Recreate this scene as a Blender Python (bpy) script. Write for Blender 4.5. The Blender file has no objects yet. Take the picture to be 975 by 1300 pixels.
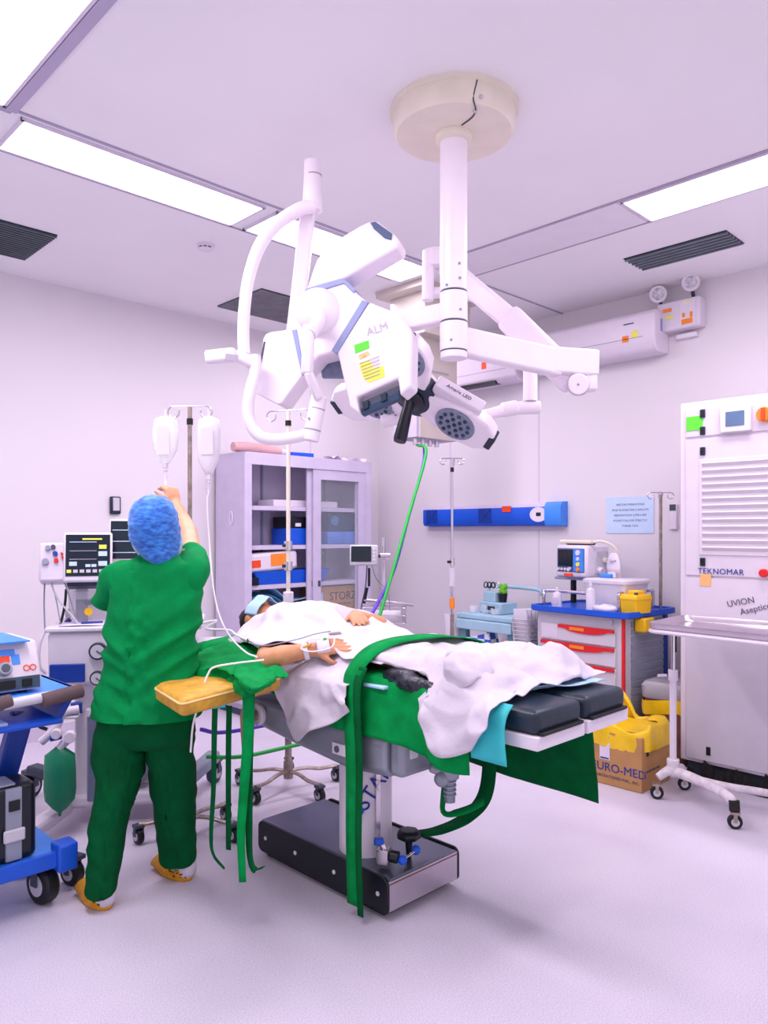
# Operating theatre: nurse at a drip, patient on the table, surgical lamps, instrument cabinets.
import bpy, bmesh, math, random
from mathutils import Vector, Matrix, noise
from mathutils.geometry import tessellate_polygon
random.seed(7)
SC = bpy.context.scene
COL = SC.collection
V = Vector
R = math.radians
PI = math.pi
UP = V((0,0,1))

# ---------------------------------------------------------------- camera (room axes: x to the right wall, y to the left wall)
A = R(45.5); F = 955.0; CX = 487.5; HY = 675.0; H = 1.5
def P(px, py, D):
    k = (px-CX)/F*D
    return V((math.cos(A)*D+math.sin(A)*k, math.sin(A)*D-math.cos(A)*k, H-(py-HY)/F*D))
def Zp(px, py, z): return P(px, py, (H-z)*F/(py-HY))
def Xp(px, py, x): return P(px, py, x/(math.cos(A)+math.sin(A)*(px-CX)/F))
def Yp(px, py, y): return P(px, py, y/(math.sin(A)-math.cos(A)*(px-CX)/F))

cam = bpy.data.cameras.new('camera'); camo = bpy.data.objects.new('camera', cam); COL.objects.link(camo)
cam.sensor_fit = 'HORIZONTAL'; cam.sensor_width = 27.0; cam.lens = F/975*27.0
cam.shift_y = 25/975; cam.clip_start = 0.05
fw = V((math.cos(A), math.sin(A), 0)); rt = V((math.sin(A), -math.cos(A), 0))
Mc = Matrix((rt, V((0,0,1)), -fw)).transposed().to_4x4(); Mc.translation = V((0,0,H))
camo.matrix_world = Mc
SC.camera = camo

# ---------------------------------------------------------------- materials
def lin(c):
    if isinstance(c, str):
        c = c.lstrip('#'); c = [int(c[i:i+2],16)/255 for i in (0,2,4)]
    return tuple((x/12.92 if x <= .04045 else ((x+.055)/1.055)**2.4) for x in c)
MATS = {}
def mat(name, col, rough=.5, metal=0, var=.04, nscale=8, bump=0, bscale=60, alpha=1, trans=0, emit=0, coat=0, spec=.5, ior=1.45):
    if name in MATS: return MATS[name]
    m = bpy.data.materials.new(name); m.use_nodes = True
    nt = m.node_tree; b = nt.nodes['Principled BSDF']
    c = lin(col)
    b.inputs['Base Color'].default_value = (*c,1)
    b.inputs['Roughness'].default_value = rough; b.inputs['Metallic'].default_value = metal
    b.inputs['Specular IOR Level'].default_value = spec; b.inputs['IOR'].default_value = ior
    b.inputs['Coat Weight'].default_value = coat
    if alpha < 1: b.inputs['Alpha'].default_value = alpha
    if trans: b.inputs['Transmission Weight'].default_value = trans
    if emit:
        b.inputs['Emission Color'].default_value = (*c,1); b.inputs['Emission Strength'].default_value = emit
    tc = nt.nodes.new('ShaderNodeTexCoord')
    if var:
        n = nt.nodes.new('ShaderNodeTexNoise'); n.inputs['Scale'].default_value = nscale; n.inputs['Detail'].default_value = 4
        nt.links.new(tc.outputs['Object'], n.inputs['Vector'])
        r = nt.nodes.new('ShaderNodeValToRGB')
        r.color_ramp.elements[0].position = .3; r.color_ramp.elements[1].position = .7
        r.color_ramp.elements[0].color = (*[x*(1-var*2) for x in c],1)
        r.color_ramp.elements[1].color = (*[min(1,x*(1+var)) for x in c],1)
        nt.links.new(n.outputs['Fac'], r.inputs['Fac']); nt.links.new(r.outputs['Color'], b.inputs['Base Color'])
    if bump:
        n2 = nt.nodes.new('ShaderNodeTexNoise'); n2.inputs['Scale'].default_value = bscale; n2.inputs['Detail'].default_value = 3
        nt.links.new(tc.outputs['Object'], n2.inputs['Vector'])
        bp = nt.nodes.new('ShaderNodeBump'); bp.inputs['Strength'].default_value = bump; bp.inputs['Distance'].default_value = .01
        nt.links.new(n2.outputs['Fac'], bp.inputs['Height']); nt.links.new(bp.outputs['Normal'], b.inputs['Normal'])
    MATS[name] = m
    return m
WHITE = mat('white_enamel', '#e0d6e4', .35, var=.015)
WPLAS = mat('white_plastic', '#dad0de', .45, var=.02)
LAMPW = mat('lamp_white', '#eee3ef', .32, var=.012)
CREAM = mat('cream_plastic', '#e6dccd', .45, var=.03)
LILAC = mat('lilac_grey_steel', '#c9bfd8', .4, var=.03)
GREYP = mat('grey_plastic', '#8d93a6', .45, var=.04)
LGREY = mat('light_grey_plastic', '#c6c3ce', .45, var=.03)
DGREY = mat('dark_grey', '#3f4757', .5, var=.06)
SLATE = mat('slate_seam', '#8f97c2', .5, var=.03)
NAVY = mat('navy_plastic', '#16283c', .4, var=.08)
BLACK = mat('black_rubber', '#0b0d14', .45, var=.1)
BLKP = mat('black_plastic', '#0f1420', .35, var=.08)
STEEL = mat('stainless', '#cfc6cf', .28, metal=1, var=.05, nscale=4)
CHROME = mat('chrome', '#d9d2dc', .14, metal=1, var=.03)
WORN = mat('worn_chrome', '#a99a92', .4, metal=.7, var=.2, nscale=30)
DSTEEL = mat('dark_steel_sheet', '#7c8290', .3, metal=.85, var=.1, nscale=3)
CAST = mat('grey_casting', '#8f93a0', .4, metal=.3, var=.05)
BLUE = mat('royal_blue', '#0f55d0', .4, var=.05)
DBLUE = mat('deep_blue_paint', '#0a3a9c', .4, var=.06)
LBLUE = mat('light_blue', '#3f8df0', .45, var=.04)
SKYP = mat('pale_blue_paper', '#c4daf8', .7, var=.03)
DISPB = mat('pale_blue_disposable', '#a9cdf3', .8, var=.06, bump=.3, bscale=90)
TEAL = mat('teal_disposable', '#37c3c9', .6, var=.08, bump=.2, bscale=40)
AQUA = mat('aqua_plastic', '#a3c6d8', .5, var=.05)
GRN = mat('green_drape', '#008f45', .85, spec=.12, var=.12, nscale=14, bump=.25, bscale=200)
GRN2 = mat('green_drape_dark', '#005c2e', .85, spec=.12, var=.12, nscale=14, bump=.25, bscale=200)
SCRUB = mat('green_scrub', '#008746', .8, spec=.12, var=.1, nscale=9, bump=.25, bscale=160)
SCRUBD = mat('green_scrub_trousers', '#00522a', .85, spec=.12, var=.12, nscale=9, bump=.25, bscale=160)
SHEET = mat('white_sheet', '#d3cad8', .9, var=.015, spec=.1, bump=.2, bscale=60)
SKIN = mat('skin', '#d99a76', .5, var=.06, nscale=22, bump=.06, bscale=120)
SKIN2 = mat('skin_patient', '#cf8f68', .55, var=.1, nscale=16, bump=.1, bscale=110)
HAIR = mat('dark_hair', '#0c0a0c', .6, var=.2, nscale=60)
YEL = mat('yellow_plastic', '#f6c21a', .4, var=.04)
YBAG = mat('yellow_bag', '#f3c71c', .3, var=.08, nscale=10, bump=.3, bscale=22)
OCHRE = mat('ochre_vinyl', '#d9a23a', .55, var=.14, nscale=20, bump=.25, bscale=90)
MUST = mat('mustard_clog', '#dd9a18', .55, var=.12, nscale=26)
CARD = mat('cardboard', '#b98a58', .8, var=.06, nscale=10)
ORNG = mat('orange_label', '#f58a2a', .6, var=.03)
REDO = mat('red_orange', '#ef4a20', .5, var=.03)
RED = mat('red_trim', '#dd1f26', .4, var=.04)
LIME = mat('lime_sticker', '#5fe03a', .6, var=.04)
YST = mat('yellow_sticker', '#f3ef5a', .6, var=.05)
PINK = mat('pink_foam', '#cfa3a8', .8, var=.08)
INK = mat('ink_grey', '#5a5570', .7, var=.05)
INKB = mat('ink_blue', '#1b2f8f', .6, var=.04)
INKK = mat('ink_black', '#20202c', .7, var=.04)
INKL = mat('faint_ink', '#a8a0b0', .7, var=.04)
BAGG = mat('green_rubber_bag', '#0f7f5a', .45, var=.08)
BROWN = mat('brown_foam_grip', '#5c4a4e', .8, var=.1)
GRNH = mat('green_hose', '#12a83c', .4, var=.03)
PURH = mat('purple_hose', '#5a34c4', .4, var=.03)
CLEARP = mat('clear_plastic', '#f4f0fa', .08, var=0, alpha=.32, spec=.8)
FROST = mat('frosted_plastic', '#f2ecf8', .25, var=.02, alpha=.72)
FLUID = mat('clear_fluid', '#ffffff', .05, var=0, alpha=.45, spec=.7)
SMOKEP = mat('smoky_plastic', '#8a90a0', .15, var=0, alpha=.5)
GLASS = mat('cabinet_glass', '#cfd8e2', .03, var=0, alpha=.07, spec=.6)
SCREEN = mat('screen_dark', '#122331', .12, var=.15, nscale=3)
SCREENB = mat('screen_blue_grey', '#5d7699', .2, var=.06)
LENSG = mat('lens_grey', '#7c86a0', .2, var=.1, nscale=40)
LED = mat('diffuser_light', '#fdf2ff', .5, var=0, emit=9)

# ---------------------------------------------------------------- mesh builder
def orth(d):
    d = d.normalized()
    a = V((0,0,1)) if abs(d.z) < .9 else V((1,0,0))
    x = d.cross(a).normalized(); y = d.cross(x).normalized()
    return x, y
def crom(pts, n):
    """Catmull-Rom resampling of a polyline: n points per span."""
    pts = [V(p) for p in pts]; out = []
    for i in range(len(pts)-1):
        p0 = pts[i-1] if i > 0 else pts[i]*2-pts[i+1]
        p1, p2 = pts[i], pts[i+1]
        p3 = pts[i+2] if i+2 < len(pts) else pts[i+1]*2-pts[i]
        for k in range(n):
            t = k/n
            out.append(.5*((2*p1)+(p2-p0)*t+(2*p0-5*p1+4*p2-p3)*t*t+(3*p1-p0-3*p2+p3)*t**3))
    out.append(pts[-1]); return out
def frame(o, x, y):
    x = V(x).normalized(); y = V(y); z = x.cross(y).normalized(); y = z.cross(x)
    M = Matrix((x, y, z)).transposed().to_4x4(); M.translation = V(o); return M
def LOC(x, y, z, rz=0, rx=0, ry=0):
    return Matrix.Translation(V((x,y,z))) @ Matrix.Rotation(R(rz),4,'Z') @ Matrix.Rotation(R(ry),4,'Y') @ Matrix.Rotation(R(rx),4,'X')
class MB:
    def __init__(s, M=None): s.v = []; s.f = []; s.M = M or Matrix()
    def add(s, vs, fs, M=None):
        o = len(s.v); T = s.M @ M if M else s.M
        s.v += [T @ V(p) for p in vs]; s.f += [tuple(i+o for i in f) for f in fs]; return s
    def box(s, c, d, rz=0, M=None, taper=1):
        x,y,z = (k/2 for k in d); t = taper
        vs = [(-x,-y,-z),(x,-y,-z),(x,y,-z),(-x,y,-z),(-x*t,-y*t,z),(x*t,-y*t,z),(x*t,y*t,z),(-x*t,y*t,z)]
        T = Matrix.Translation(V(c)) @ Matrix.Rotation(R(rz),4,'Z')
        if M: T = M @ T
        return s.add(vs, [(0,3,2,1),(4,5,6,7),(0,1,5,4),(1,2,6,5),(2,3,7,6),(3,0,4,7)], T)
    def bb(s, lo, hi): 
        lo = V(lo); hi = V(hi); return s.box((lo+hi)/2, hi-lo)
    def bar(s, a, b, w, h, up=(0,0,1)):
        a = V(a); b = V(b); d = b-a; x = d.normalized(); u = V(up)
        y = u.cross(x).normalized(); z = x.cross(y)
        M = Matrix((x,y,z)).transposed().to_4x4(); M.translation = (a+b)/2
        return s.box((0,0,0),(d.length,w,h),M=M)
    def cyl(s, a, b, r0, r1=None, n=20, cap=True):
        r1 = r0 if r1 is None else r1; a = V(a); b = V(b); x,y = orth(b-a); vs=[]; fs=[]
        for i in range(n):
            t = 2*PI*i/n; d = x*math.cos(t)+y*math.sin(t); vs += [a+d*r0, b+d*r1]
        for i in range(n):
            j = (i+1)%n; fs.append((2*i,2*i+1,2*j+1,2*j))
        if cap: fs += [tuple(2*i for i in range(n)), tuple(2*i+1 for i in reversed(range(n)))]
        return s.add(vs, fs)
    def tube(s, pts, r, n=10, smooth=0, closed=False, flat=1, up=None):
        pts = [V(p) for p in pts]
        rs = list(r) if isinstance(r,(list,tuple)) else [r]*len(pts)
        if smooth:
            q = crom([(p.x,p.y,p.z) for p in pts], smooth)
            rr = []
            for i in range(len(pts)-1):
                for k in range(smooth): rr.append(rs[i]+(rs[i+1]-rs[i])*k/smooth)
            rs = rr+[rs[-1]]; pts = q
        m = len(pts); vs=[]; fs=[]; px = None
        for i,p in enumerate(pts):
            a = pts[i-1] if i>0 else (pts[-1] if closed else p); b = pts[i+1] if i<m-1 else (pts[0] if closed else p)
            d = (b-a)
            if d.length < 1e-9: d = V((0,0,1))
            d.normalize()
            if up is not None:
                y = V(up) - d*V(up).dot(d); y.normalize(); x = y.cross(d)
            elif px is None: x,y = orth(d)
            else:
                x = px - d*px.dot(d)
                if x.length < 1e-6: x,_ = orth(d)
                x.normalize(); y = d.cross(x)
            px = x
            for k in range(n):
                t = 2*PI*k/n; vs.append(p+(x*math.cos(t)+y*math.sin(t)*flat)*rs[i])
        for i in range(m if closed else m-1):
            j = (i+1)%m
            for k in range(n):
                l = (k+1)%n; fs.append((i*n+k,i*n+l,j*n+l,j*n+k))
        if not closed: fs += [tuple(reversed(range(n))), tuple((m-1)*n+k for k in range(n))]
        return s.add(vs, fs)
    def sph(s, c, r, nu=16, nv=10, M=None):
        r = V(r) if hasattr(r,'__len__') else V((r,r,r)); vs=[(0,0,-r.z)]; fs=[]
        for i in range(1,nv):
            a = -PI/2+PI*i/nv
            for k in range(nu):
                t = 2*PI*k/nu; vs.append((r.x*math.cos(a)*math.cos(t), r.y*math.cos(a)*math.sin(t), r.z*math.sin(a)))
        vs.append((0,0,r.z)); L = len(vs)-1
        for k in range(nu): fs.append((0,1+(k+1)%nu,1+k)); fs.append((L,L-nu+k,L-nu+(k+1)%nu))
        for i in range(nv-2):
            for k in range(nu):
                a=1+i*nu+k; b=1+i*nu+(k+1)%nu; fs.append((a,b,b+nu,a+nu))
        return s.add(vs, fs, Matrix.Translation(V(c)) @ (M or Matrix()))
    def lathe(s, prof, M=None, n=28):
        vs=[]; fs=[]; m=len(prof)
        for k in range(n):
            t=2*PI*k/n
            for r,z in prof: vs.append((r*math.cos(t),r*math.sin(t),z))
        for k in range(n):
            l=(k+1)%n
            for i in range(m-1): fs.append((k*m+i,l*m+i,l*m+i+1,k*m+i+1))
        if prof[0][0]>1e-6: fs.append(tuple(reversed([k*m for k in range(n)])))
        if prof[-1][0]>1e-6: fs.append(tuple(k*m+m-1 for k in range(n)))
        return s.add(vs, fs, M)
    def prism(s, poly, z0, z1, M=None, inset=0):
        n=len(poly); c=V((sum(p[0] for p in poly)/n, sum(p[1] for p in poly)/n))
        vs=[(p[0],p[1],z0) for p in poly]+[((p[0]-c.x)*(1-inset)+c.x,(p[1]-c.y)*(1-inset)+c.y,z1) for p in poly]
        ar=sum(poly[i][0]*poly[(i+1)%n][1]-poly[(i+1)%n][0]*poly[i][1] for i in range(n))
        fs=[(i,(i+1)%n,n+(i+1)%n,n+i) for i in range(n)]+[tuple(reversed(range(n))),tuple(range(n,2*n))]
        if (ar<0) != (z1<z0): fs=[tuple(reversed(f)) for f in fs]
        return s.add(vs, fs, M)
    def loft(s, rings, cap=True, M=None):
        n=len(rings[0]); vs=[p for r in rings for p in r]; fs=[]
        for i in range(len(rings)-1):
            for k in range(n):
                l=(k+1)%n; fs.append((i*n+k,i*n+l,(i+1)*n+l,(i+1)*n+k))
        if cap: fs += [tuple(reversed(range(n))), tuple((len(rings)-1)*n+k for k in range(n))]
        return s.add(vs, fs, M)
    def grid(s, rows, M=None):
        n=len(rows[0]); vs=[p for r in rows for p in r]; fs=[]
        for i in range(len(rows)-1):
            for k in range(n-1): fs.append((i*n+k,i*n+k+1,(i+1)*n+k+1,(i+1)*n+k))
        return s.add(vs, fs, M)
    def disp(s, amp, sc, seed=0, axis=None):
        out=[]
        for p in s.v:
            q=p*sc+V((seed*7.3,seed*3.1,seed)); d=noise.noise_vector(q)
            out.append(p+(d*amp if axis is None else V(axis)*d.x*amp))
        s.v=out; return s
    def build(s, name, m, parent=None, bevel=0, smooth=40, seg=2, thick=0, sub=0):
        me = bpy.data.meshes.new(name); o = bpy.data.objects.new(name, me)
        vs = s.v
        if parent is not None:
            Mi = WM[parent].inverted(); vs = [Mi @ p for p in vs]
            o.parent = parent; WM[o] = WM[parent].copy()
        else: WM[o] = Matrix()
        me.from_pydata([tuple(p) for p in vs], [], s.f)
        bm = bmesh.new(); bm.from_mesh(me); bmesh.ops.recalc_face_normals(bm, faces=bm.faces); bm.to_mesh(me); bm.free()
        me.materials.append(m)
        if smooth:
            me.shade_smooth()
            if smooth < 180 and not sub: me.set_sharp_from_angle(angle=R(smooth))
        if thick:
            md=o.modifiers.new('solid','SOLIDIFY'); md.thickness=thick; md.offset=0
        if sub:
            md=o.modifiers.new('sub','SUBSURF'); md.levels=sub; md.render_levels=sub
        if bevel:
            md=o.modifiers.new('bevel','BEVEL'); md.width=bevel; md.segments=seg; md.limit_method='ANGLE'; md.angle_limit=R(40)
            md.harden_normals=False
        COL.objects.link(o); return o
WM = {}
def thing(name, label, cat, loc=(0,0,0), rotz=0, group=None):
    """An Empty at the thing's base that carries its parts; builders below take world coordinates."""
    o = bpy.data.objects.new(name, None); COL.objects.link(o); o.empty_display_size = .05
    o.location = V(loc); o.rotation_euler = (0,0,R(rotz))
    o['label']=label; o['category']=cat
    if group: o['group']=group
    WM[o] = LOC(*loc, rotz)
    return o
def tag(o, label, cat, group=None):
    o['label']=label; o['category']=cat
    if group: o['group']=group
    return o
def struct(o): o['kind']='structure'; return o
def L(root): return MB(WM[root])            # builder working in the thing's own coordinates
def dup(root, M, label=None):
    """copy of a thing with its parts and sub-parts"""
    r=root.copy(); COL.objects.link(r); r.matrix_world = M; WM[r]=M
    if label: r['label']=label
    for ch in list(root.children):
        c=ch.copy(); COL.objects.link(c); c.parent=r
        for g in list(ch.children):
            d=g.copy(); COL.objects.link(d); d.parent=c
    return r
def text(name, body, size, o, x, y, m, parent=None, align='CENTER', ext=.0006, shear=0, spacing=1):
    """lettering as a flat mesh lying in the plane (x, y) through o"""
    cu=bpy.data.curves.new(name,'FONT'); cu.body=body; cu.size=size; cu.align_x=align; cu.align_y='CENTER'; cu.extrude=ext
    cu.shear=shear; cu.space_character=spacing; cu.resolution_u=3
    t=bpy.data.objects.new(name+'_curve',cu); COL.objects.link(t)
    dg=bpy.context.evaluated_depsgraph_get(); me=bpy.data.meshes.new_from_object(t.evaluated_get(dg))
    bpy.data.objects.remove(t); bpy.data.curves.remove(cu)
    b=MB(frame(o,x,y)); b.add([v.co.copy() for v in me.vertices],[tuple(p.vertices) for p in me.polygons]); bpy.data.meshes.remove(me)
    return b.build(name,m,parent,smooth=0)
def surf(ctrl, nu, nv, amp=0, sc=9, seed=1, amp2=0, sc2=25):
    """smooth cloth through a grid of control points, wrinkled along its normals"""
    rows=[crom(r,nv) for r in ctrl]
    cols=[crom([r[k] for r in rows],nu) for k in range(len(rows[0]))]
    g=[[cols[k][i] for k in range(len(cols))] for i in range(len(cols[0]))]
    if amp or amp2:
        n,m=len(g),len(g[0]); out=[]
        for i in range(n):
            row=[]
            for k in range(m):
                du=g[min(i+1,n-1)][k]-g[max(i-1,0)][k]; dv=g[i][min(k+1,m-1)]-g[i][max(k-1,0)]
                nn=du.cross(dv); 
                if nn.length>1e-12: nn.normalize()
                p=g[i][k]
                a=noise.noise(p*sc+V((seed*3.7,seed,0))); b=noise.noise(p*sc2+V((seed,seed*2.1,5)))
                row.append(p+nn*((abs(a)*2-.5)*amp+b*amp2))
            out.append(row)
        g=out
    return g
def cloth(name, ctrl, m, parent=None, nu=6, nv=6, amp=.006, sc=9, seed=1, amp2=.002, sc2=25, thick=.003):
    b=MB(); b.grid(surf(ctrl,nu,nv,amp,sc,seed,amp2,sc2))
    return b.build(name,m,parent,smooth=180,thick=thick)
def ribbon(name, pts, w, m, parent=None, side=(1,0,0), smooth=6, twist=0, thick=.0015):
    """flat cloth tape along a path; side is its width direction"""
    c=crom(pts,smooth); b=MB(); rows=[]
    n=len(c)
    for i,p in enumerate(c):
        d=(c[min(i+1,n-1)]-c[max(i-1,0)]).normalized()
        sd=V(side); sd=sd-d*sd.dot(d); sd.normalize()
        if twist: sd=Matrix.Rotation(twist*i/n,3,d) @ sd
        ww=w[0]+(w[1]-w[0])*i/n if isinstance(w,(tuple,list)) else w
        rows.append([p-sd*ww/2,p,p+sd*ww/2])
    b.grid(rows); return b.build(name,m,parent,smooth=180,thick=thick)
def caster(name, c, r, parent, fork=None, w=None, ang=0, sub=True, wheelm=None):
    """castor wheel with hub and fork: c = ground contact point"""
    c=V(c); w=w or r*.7; ax=V((math.cos(R(ang)),math.sin(R(ang)),0)); ctr=c+V((0,0,r))
    b=MB(); b.cyl(ctr-ax*w/2,ctr+ax*w/2,r,n=24); wh=b.build(name,wheelm or BLACK,parent,bevel=r*.15)
    b=MB(); b.cyl(ctr-ax*(w/2+.004),ctr+ax*(w/2+.004),r*.55,n=16); b.build('hub',LGREY,wh)
    b=MB(); t=ctr+V((0,0,r*1.25))
    b.box(t+V((0,0,.0)),(w*1.5,w*1.5,r*.35),rz=ang)
    b.bar(ctr-ax*w*.68,t-ax*w*.68,r*.5,.006,up=ax); b.bar(ctr+ax*w*.68,t+ax*w*.68,r*.5,.006,up=ax)
    b.build('fork',fork or DGREY,wh)
    return wh
def flesh(name, chains, m, parent, voxel=.008, smooth=6, balls=()):
    """one continuous body surface: tapered limb chains fused by a voxel remesh, then relaxed"""
    b=MB()
    for pts,rad in chains:
        for i in range(len(pts)-1):
            p0,p1=V(pts[i]),V(pts[i+1]); n=max(2,int((p1-p0).length/(min(rad[i],rad[i+1])*.4))+1)
            n=min(n,40)
            for k in range(n+1):
                t=k/n; b.sph(p0.lerp(p1,t),rad[i]+(rad[i+1]-rad[i])*t,nu=12,nv=8)
    for c,r,M in balls: b.sph(c,r,M=M,nu=20,nv=14)
    me=bpy.data.meshes.new('tmp'); me.from_pydata([tuple(p) for p in b.v],[],b.f)
    t=bpy.data.objects.new('tmp',me); COL.objects.link(t)
    md=t.modifiers.new('r','REMESH'); md.mode='VOXEL'; md.voxel_size=voxel
    md=t.modifiers.new('s','SMOOTH'); md.iterations=smooth; md.factor=.5
    dg=bpy.context.evaluated_depsgraph_get(); ev=bpy.data.meshes.new_from_object(t.evaluated_get(dg))
    bpy.data.objects.remove(t); bpy.data.meshes.remove(me)
    q=MB(); q.v=[v.co.copy() for v in ev.vertices]; q.f=[tuple(p.vertices) for p in ev.polygons]; bpy.data.meshes.remove(ev)
    return q.build(name,m,parent,smooth=180)
# ================================================================ the room
CH=3.3; WX=5.4; WY=5.58
def floor_mat():
    m=bpy.data.materials.new('speckled_vinyl'); m.use_nodes=True; nt=m.node_tree; b=nt.nodes['Principled BSDF']
    tc=nt.nodes.new('ShaderNodeTexCoord')
    n=nt.nodes.new('ShaderNodeTexNoise'); n.inputs['Scale'].default_value=190; n.inputs['Detail'].default_value=5
    n2=nt.nodes.new('ShaderNodeTexNoise'); n2.inputs['Scale'].default_value=1.6; n2.inputs['Detail'].default_value=3
    r=nt.nodes.new('ShaderNodeValToRGB'); e=r.color_ramp.elements
    e[0].position=.3; e[0].color=(*lin('#bfb7c9'),1); e[1].position=.6; e[1].color=(*lin('#dbd3e1'),1)
    r2=nt.nodes.new('ShaderNodeValToRGB'); e=r2.color_ramp.elements
    e[0].position=.3; e[0].color=(.88,.88,.9,1); e[1].position=.7; e[1].color=(1,1,1,1)
    mx=nt.nodes.new('ShaderNodeMix'); mx.data_type='RGBA'; mx.blend_type='MULTIPLY'; mx.inputs['Factor'].default_value=1
    for t in (n,n2): nt.links.new(tc.outputs['Object'],t.inputs['Vector'])
    nt.links.new(n.outputs['Fac'],r.inputs['Fac']); nt.links.new(n2.outputs['Fac'],r2.inputs['Fac'])
    nt.links.new(r.outputs['Color'],mx.inputs[6]); nt.links.new(r2.outputs['Color'],mx.inputs[7])
    nt.links.new(mx.outputs[2],b.inputs['Base Color']); b.inputs['Roughness'].default_value=.42; b.inputs['Specular IOR Level'].default_value=.35
    return m
FLOORM=floor_mat()
WALLM=mat('wall_paint','#ddd6dd',.6,var=.012,nscale=1.2)
CEILM=mat('ceiling_paint','#eeebef',.7,var=.012,nscale=1.5)
TRIMM=mat('seam_grey','#aaa2b8',.6,var=.02)
struct(MB().bb((-1.6,-1.6,-.1),(WX+.1,WY+.1,0)).build('floor',FLOORM,smooth=0))
struct(MB().bb((-1.6,-1.6,CH),(WX+.1,WY+.1,CH+.1)).build('ceiling',CEILM,smooth=0))
struct(MB().bb((-1.6,WY,0),(WX+.1,WY+.1,CH)).build('wall_left',WALLM,smooth=0))
struct(MB().bb((WX,-1.6,0),(WX+.1,WY,CH)).build('wall_right',WALLM,smooth=0))
struct(MB().bb((-1.6,WY-.012,0),(WX-.012,WY,.1)).build('baseboard_left',mat('cove_skirting','#c9bfd2',.5,var=.02),smooth=0))
struct(MB().bb((WX-.012,-1.6,0),(WX,WY,.1)).build('baseboard_right',MATS['cove_skirting'],smooth=0))
# seams between the ceiling panels and down the walls
def trim(i,lo,hi,m=TRIMM): struct(MB().bb(lo,hi).build('trim_%d'%i,m,smooth=0))
trim(1,(1.12,3.385,CH-.006),(WX,3.40,CH)); trim(2,(1.12,3.79,CH-.006),(3.8,3.80,CH))
trim(3,(1.09,-1.6,CH-.012),(1.135,3.40,CH),mat('channel_grey','#b3a9c4',.5,var=.02)); trim(4,(3.765,-1.6,CH-.006),(3.78,3.40,CH))
trim(5,(4.15,-1.6,CH-.006),(4.165,3.40,CH)); trim(6,(.3,3.385,CH-.006),(1.12,3.43,CH))
trim(7,(WX-.004,3.62,.1),(WX,3.63,CH-.5),mat('wall_seam','#d2c6da',.6,var=.02)); trim(8,(WX-.004,4.6,.1),(WX,4.61,CH-.5),MATS['wall_seam'])
trim(9,(4.5,WY-.004,.1),(4.51,WY,CH-.3),MATS['wall_seam'])
# ceiling lights
def light_panel(x0,x1,y0,y1,label):
    t=thing('ceiling_light_panel',label,'ceiling light',((x0+x1)/2,(y0+y1)/2,CH),group='recessed light panels in the ceiling')
    b=MB(); w=.014
    b.bb((x0,y0,CH-.014),(x1,y0+w,CH)); b.bb((x0,y1-w,CH-.014),(x1,y1,CH)); b.bb((x0,y0,CH-.014),(x0+w,y1,CH)); b.bb((x1-w,y0,CH-.014),(x1,y1,CH))
    b.build('frame',mat('light_frame','#d9cfe2',.5,var=.02),t)
    MB().bb((x0+w,y0+w,CH-.009),(x1-w,y1-w,CH-.001)).build('diffuser',LED,t)
light_panel(1.165,2.45,3.425,3.77,'long bright panel over the nurse, left one of the strip along the left wall')
light_panel(2.53,3.86,3.425,3.77,'bright panel half hidden behind the big surgical lamp')
light_panel(.55,1.085,2.0,3.38,'large bright panel cut off by the top left corner of the photo')
light_panel(3.785,4.145,.7,2.02,'bright panel at upper right beside the slotted vent')
b=MB().bb((3.785,2.04,CH-.006),(4.145,3.36,CH)); tag(b.build('ceiling_cover_panel',mat('cover_panel','#e6e0e9',.6,var=.015),smooth=0),'unlit lavender ceiling panel between the surgical lamp post and the slotted vent','ceiling panel')
# vents
DV=mat('vent_dark','#2b3440',.6,var=.1); DVS=mat('vent_slat','#79828c',.5,var=.06)
def vent(x0,x1,y0,y1,label,along,n,sm,bm):
    t=thing('ceiling_vent',label,'vent',((x0+x1)/2,(y0+y1)/2,CH))
    MB().bb((x0,y0,CH-.006),(x1,y1,CH)).build('backing',bm,t)
    b=MB()
    for i in range(n):
        f=(i+.5)/n
        if along=='y': b.bb((x0+(x1-x0)*f-.007,y0,CH-.016),(x0+(x1-x0)*f+.007,y1,CH-.006))
        else: b.bb((x0,y0+(y1-y0)*f-.007,CH-.016),(x1,y0+(y1-y0)*f+.007,CH-.006))
    b.build('slats',sm,t)
vent(4.6,4.89,1.77,2.43,'slotted grille above the emergency light','y',6,DVS,DV)
vent(1.2,1.785,4.64,5.2,'square dark grille at the left edge above the left wall','x',16,mat('vent_slat_dark','#525c64',.5,var=.1),DV)
vent(3.25,3.98,4.6,5.2,'dark grille partly hidden behind the big surgical lamp yoke','x',20,mat('vent_slat_mid','#83848c',.5,var=.1),DV)
t=thing('smoke_detector','small round white detector on the ceiling between the left grilles','smoke detector',(2.511,4.153,CH))
MB().lathe([(.05,0),(.052,-.012),(.045,-.03),(.03,-.034),(0,-.034)],LOC(2.511,4.153,CH)).build('cover',WHITE,t)
b=MB()
for a in (200,235,270): b.box((2.511+.046*math.cos(R(a)),4.153+.046*math.sin(R(a)),CH-.022),(.02,.006,.007),rz=a+90)
b.build('slots',DGREY,t)
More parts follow.
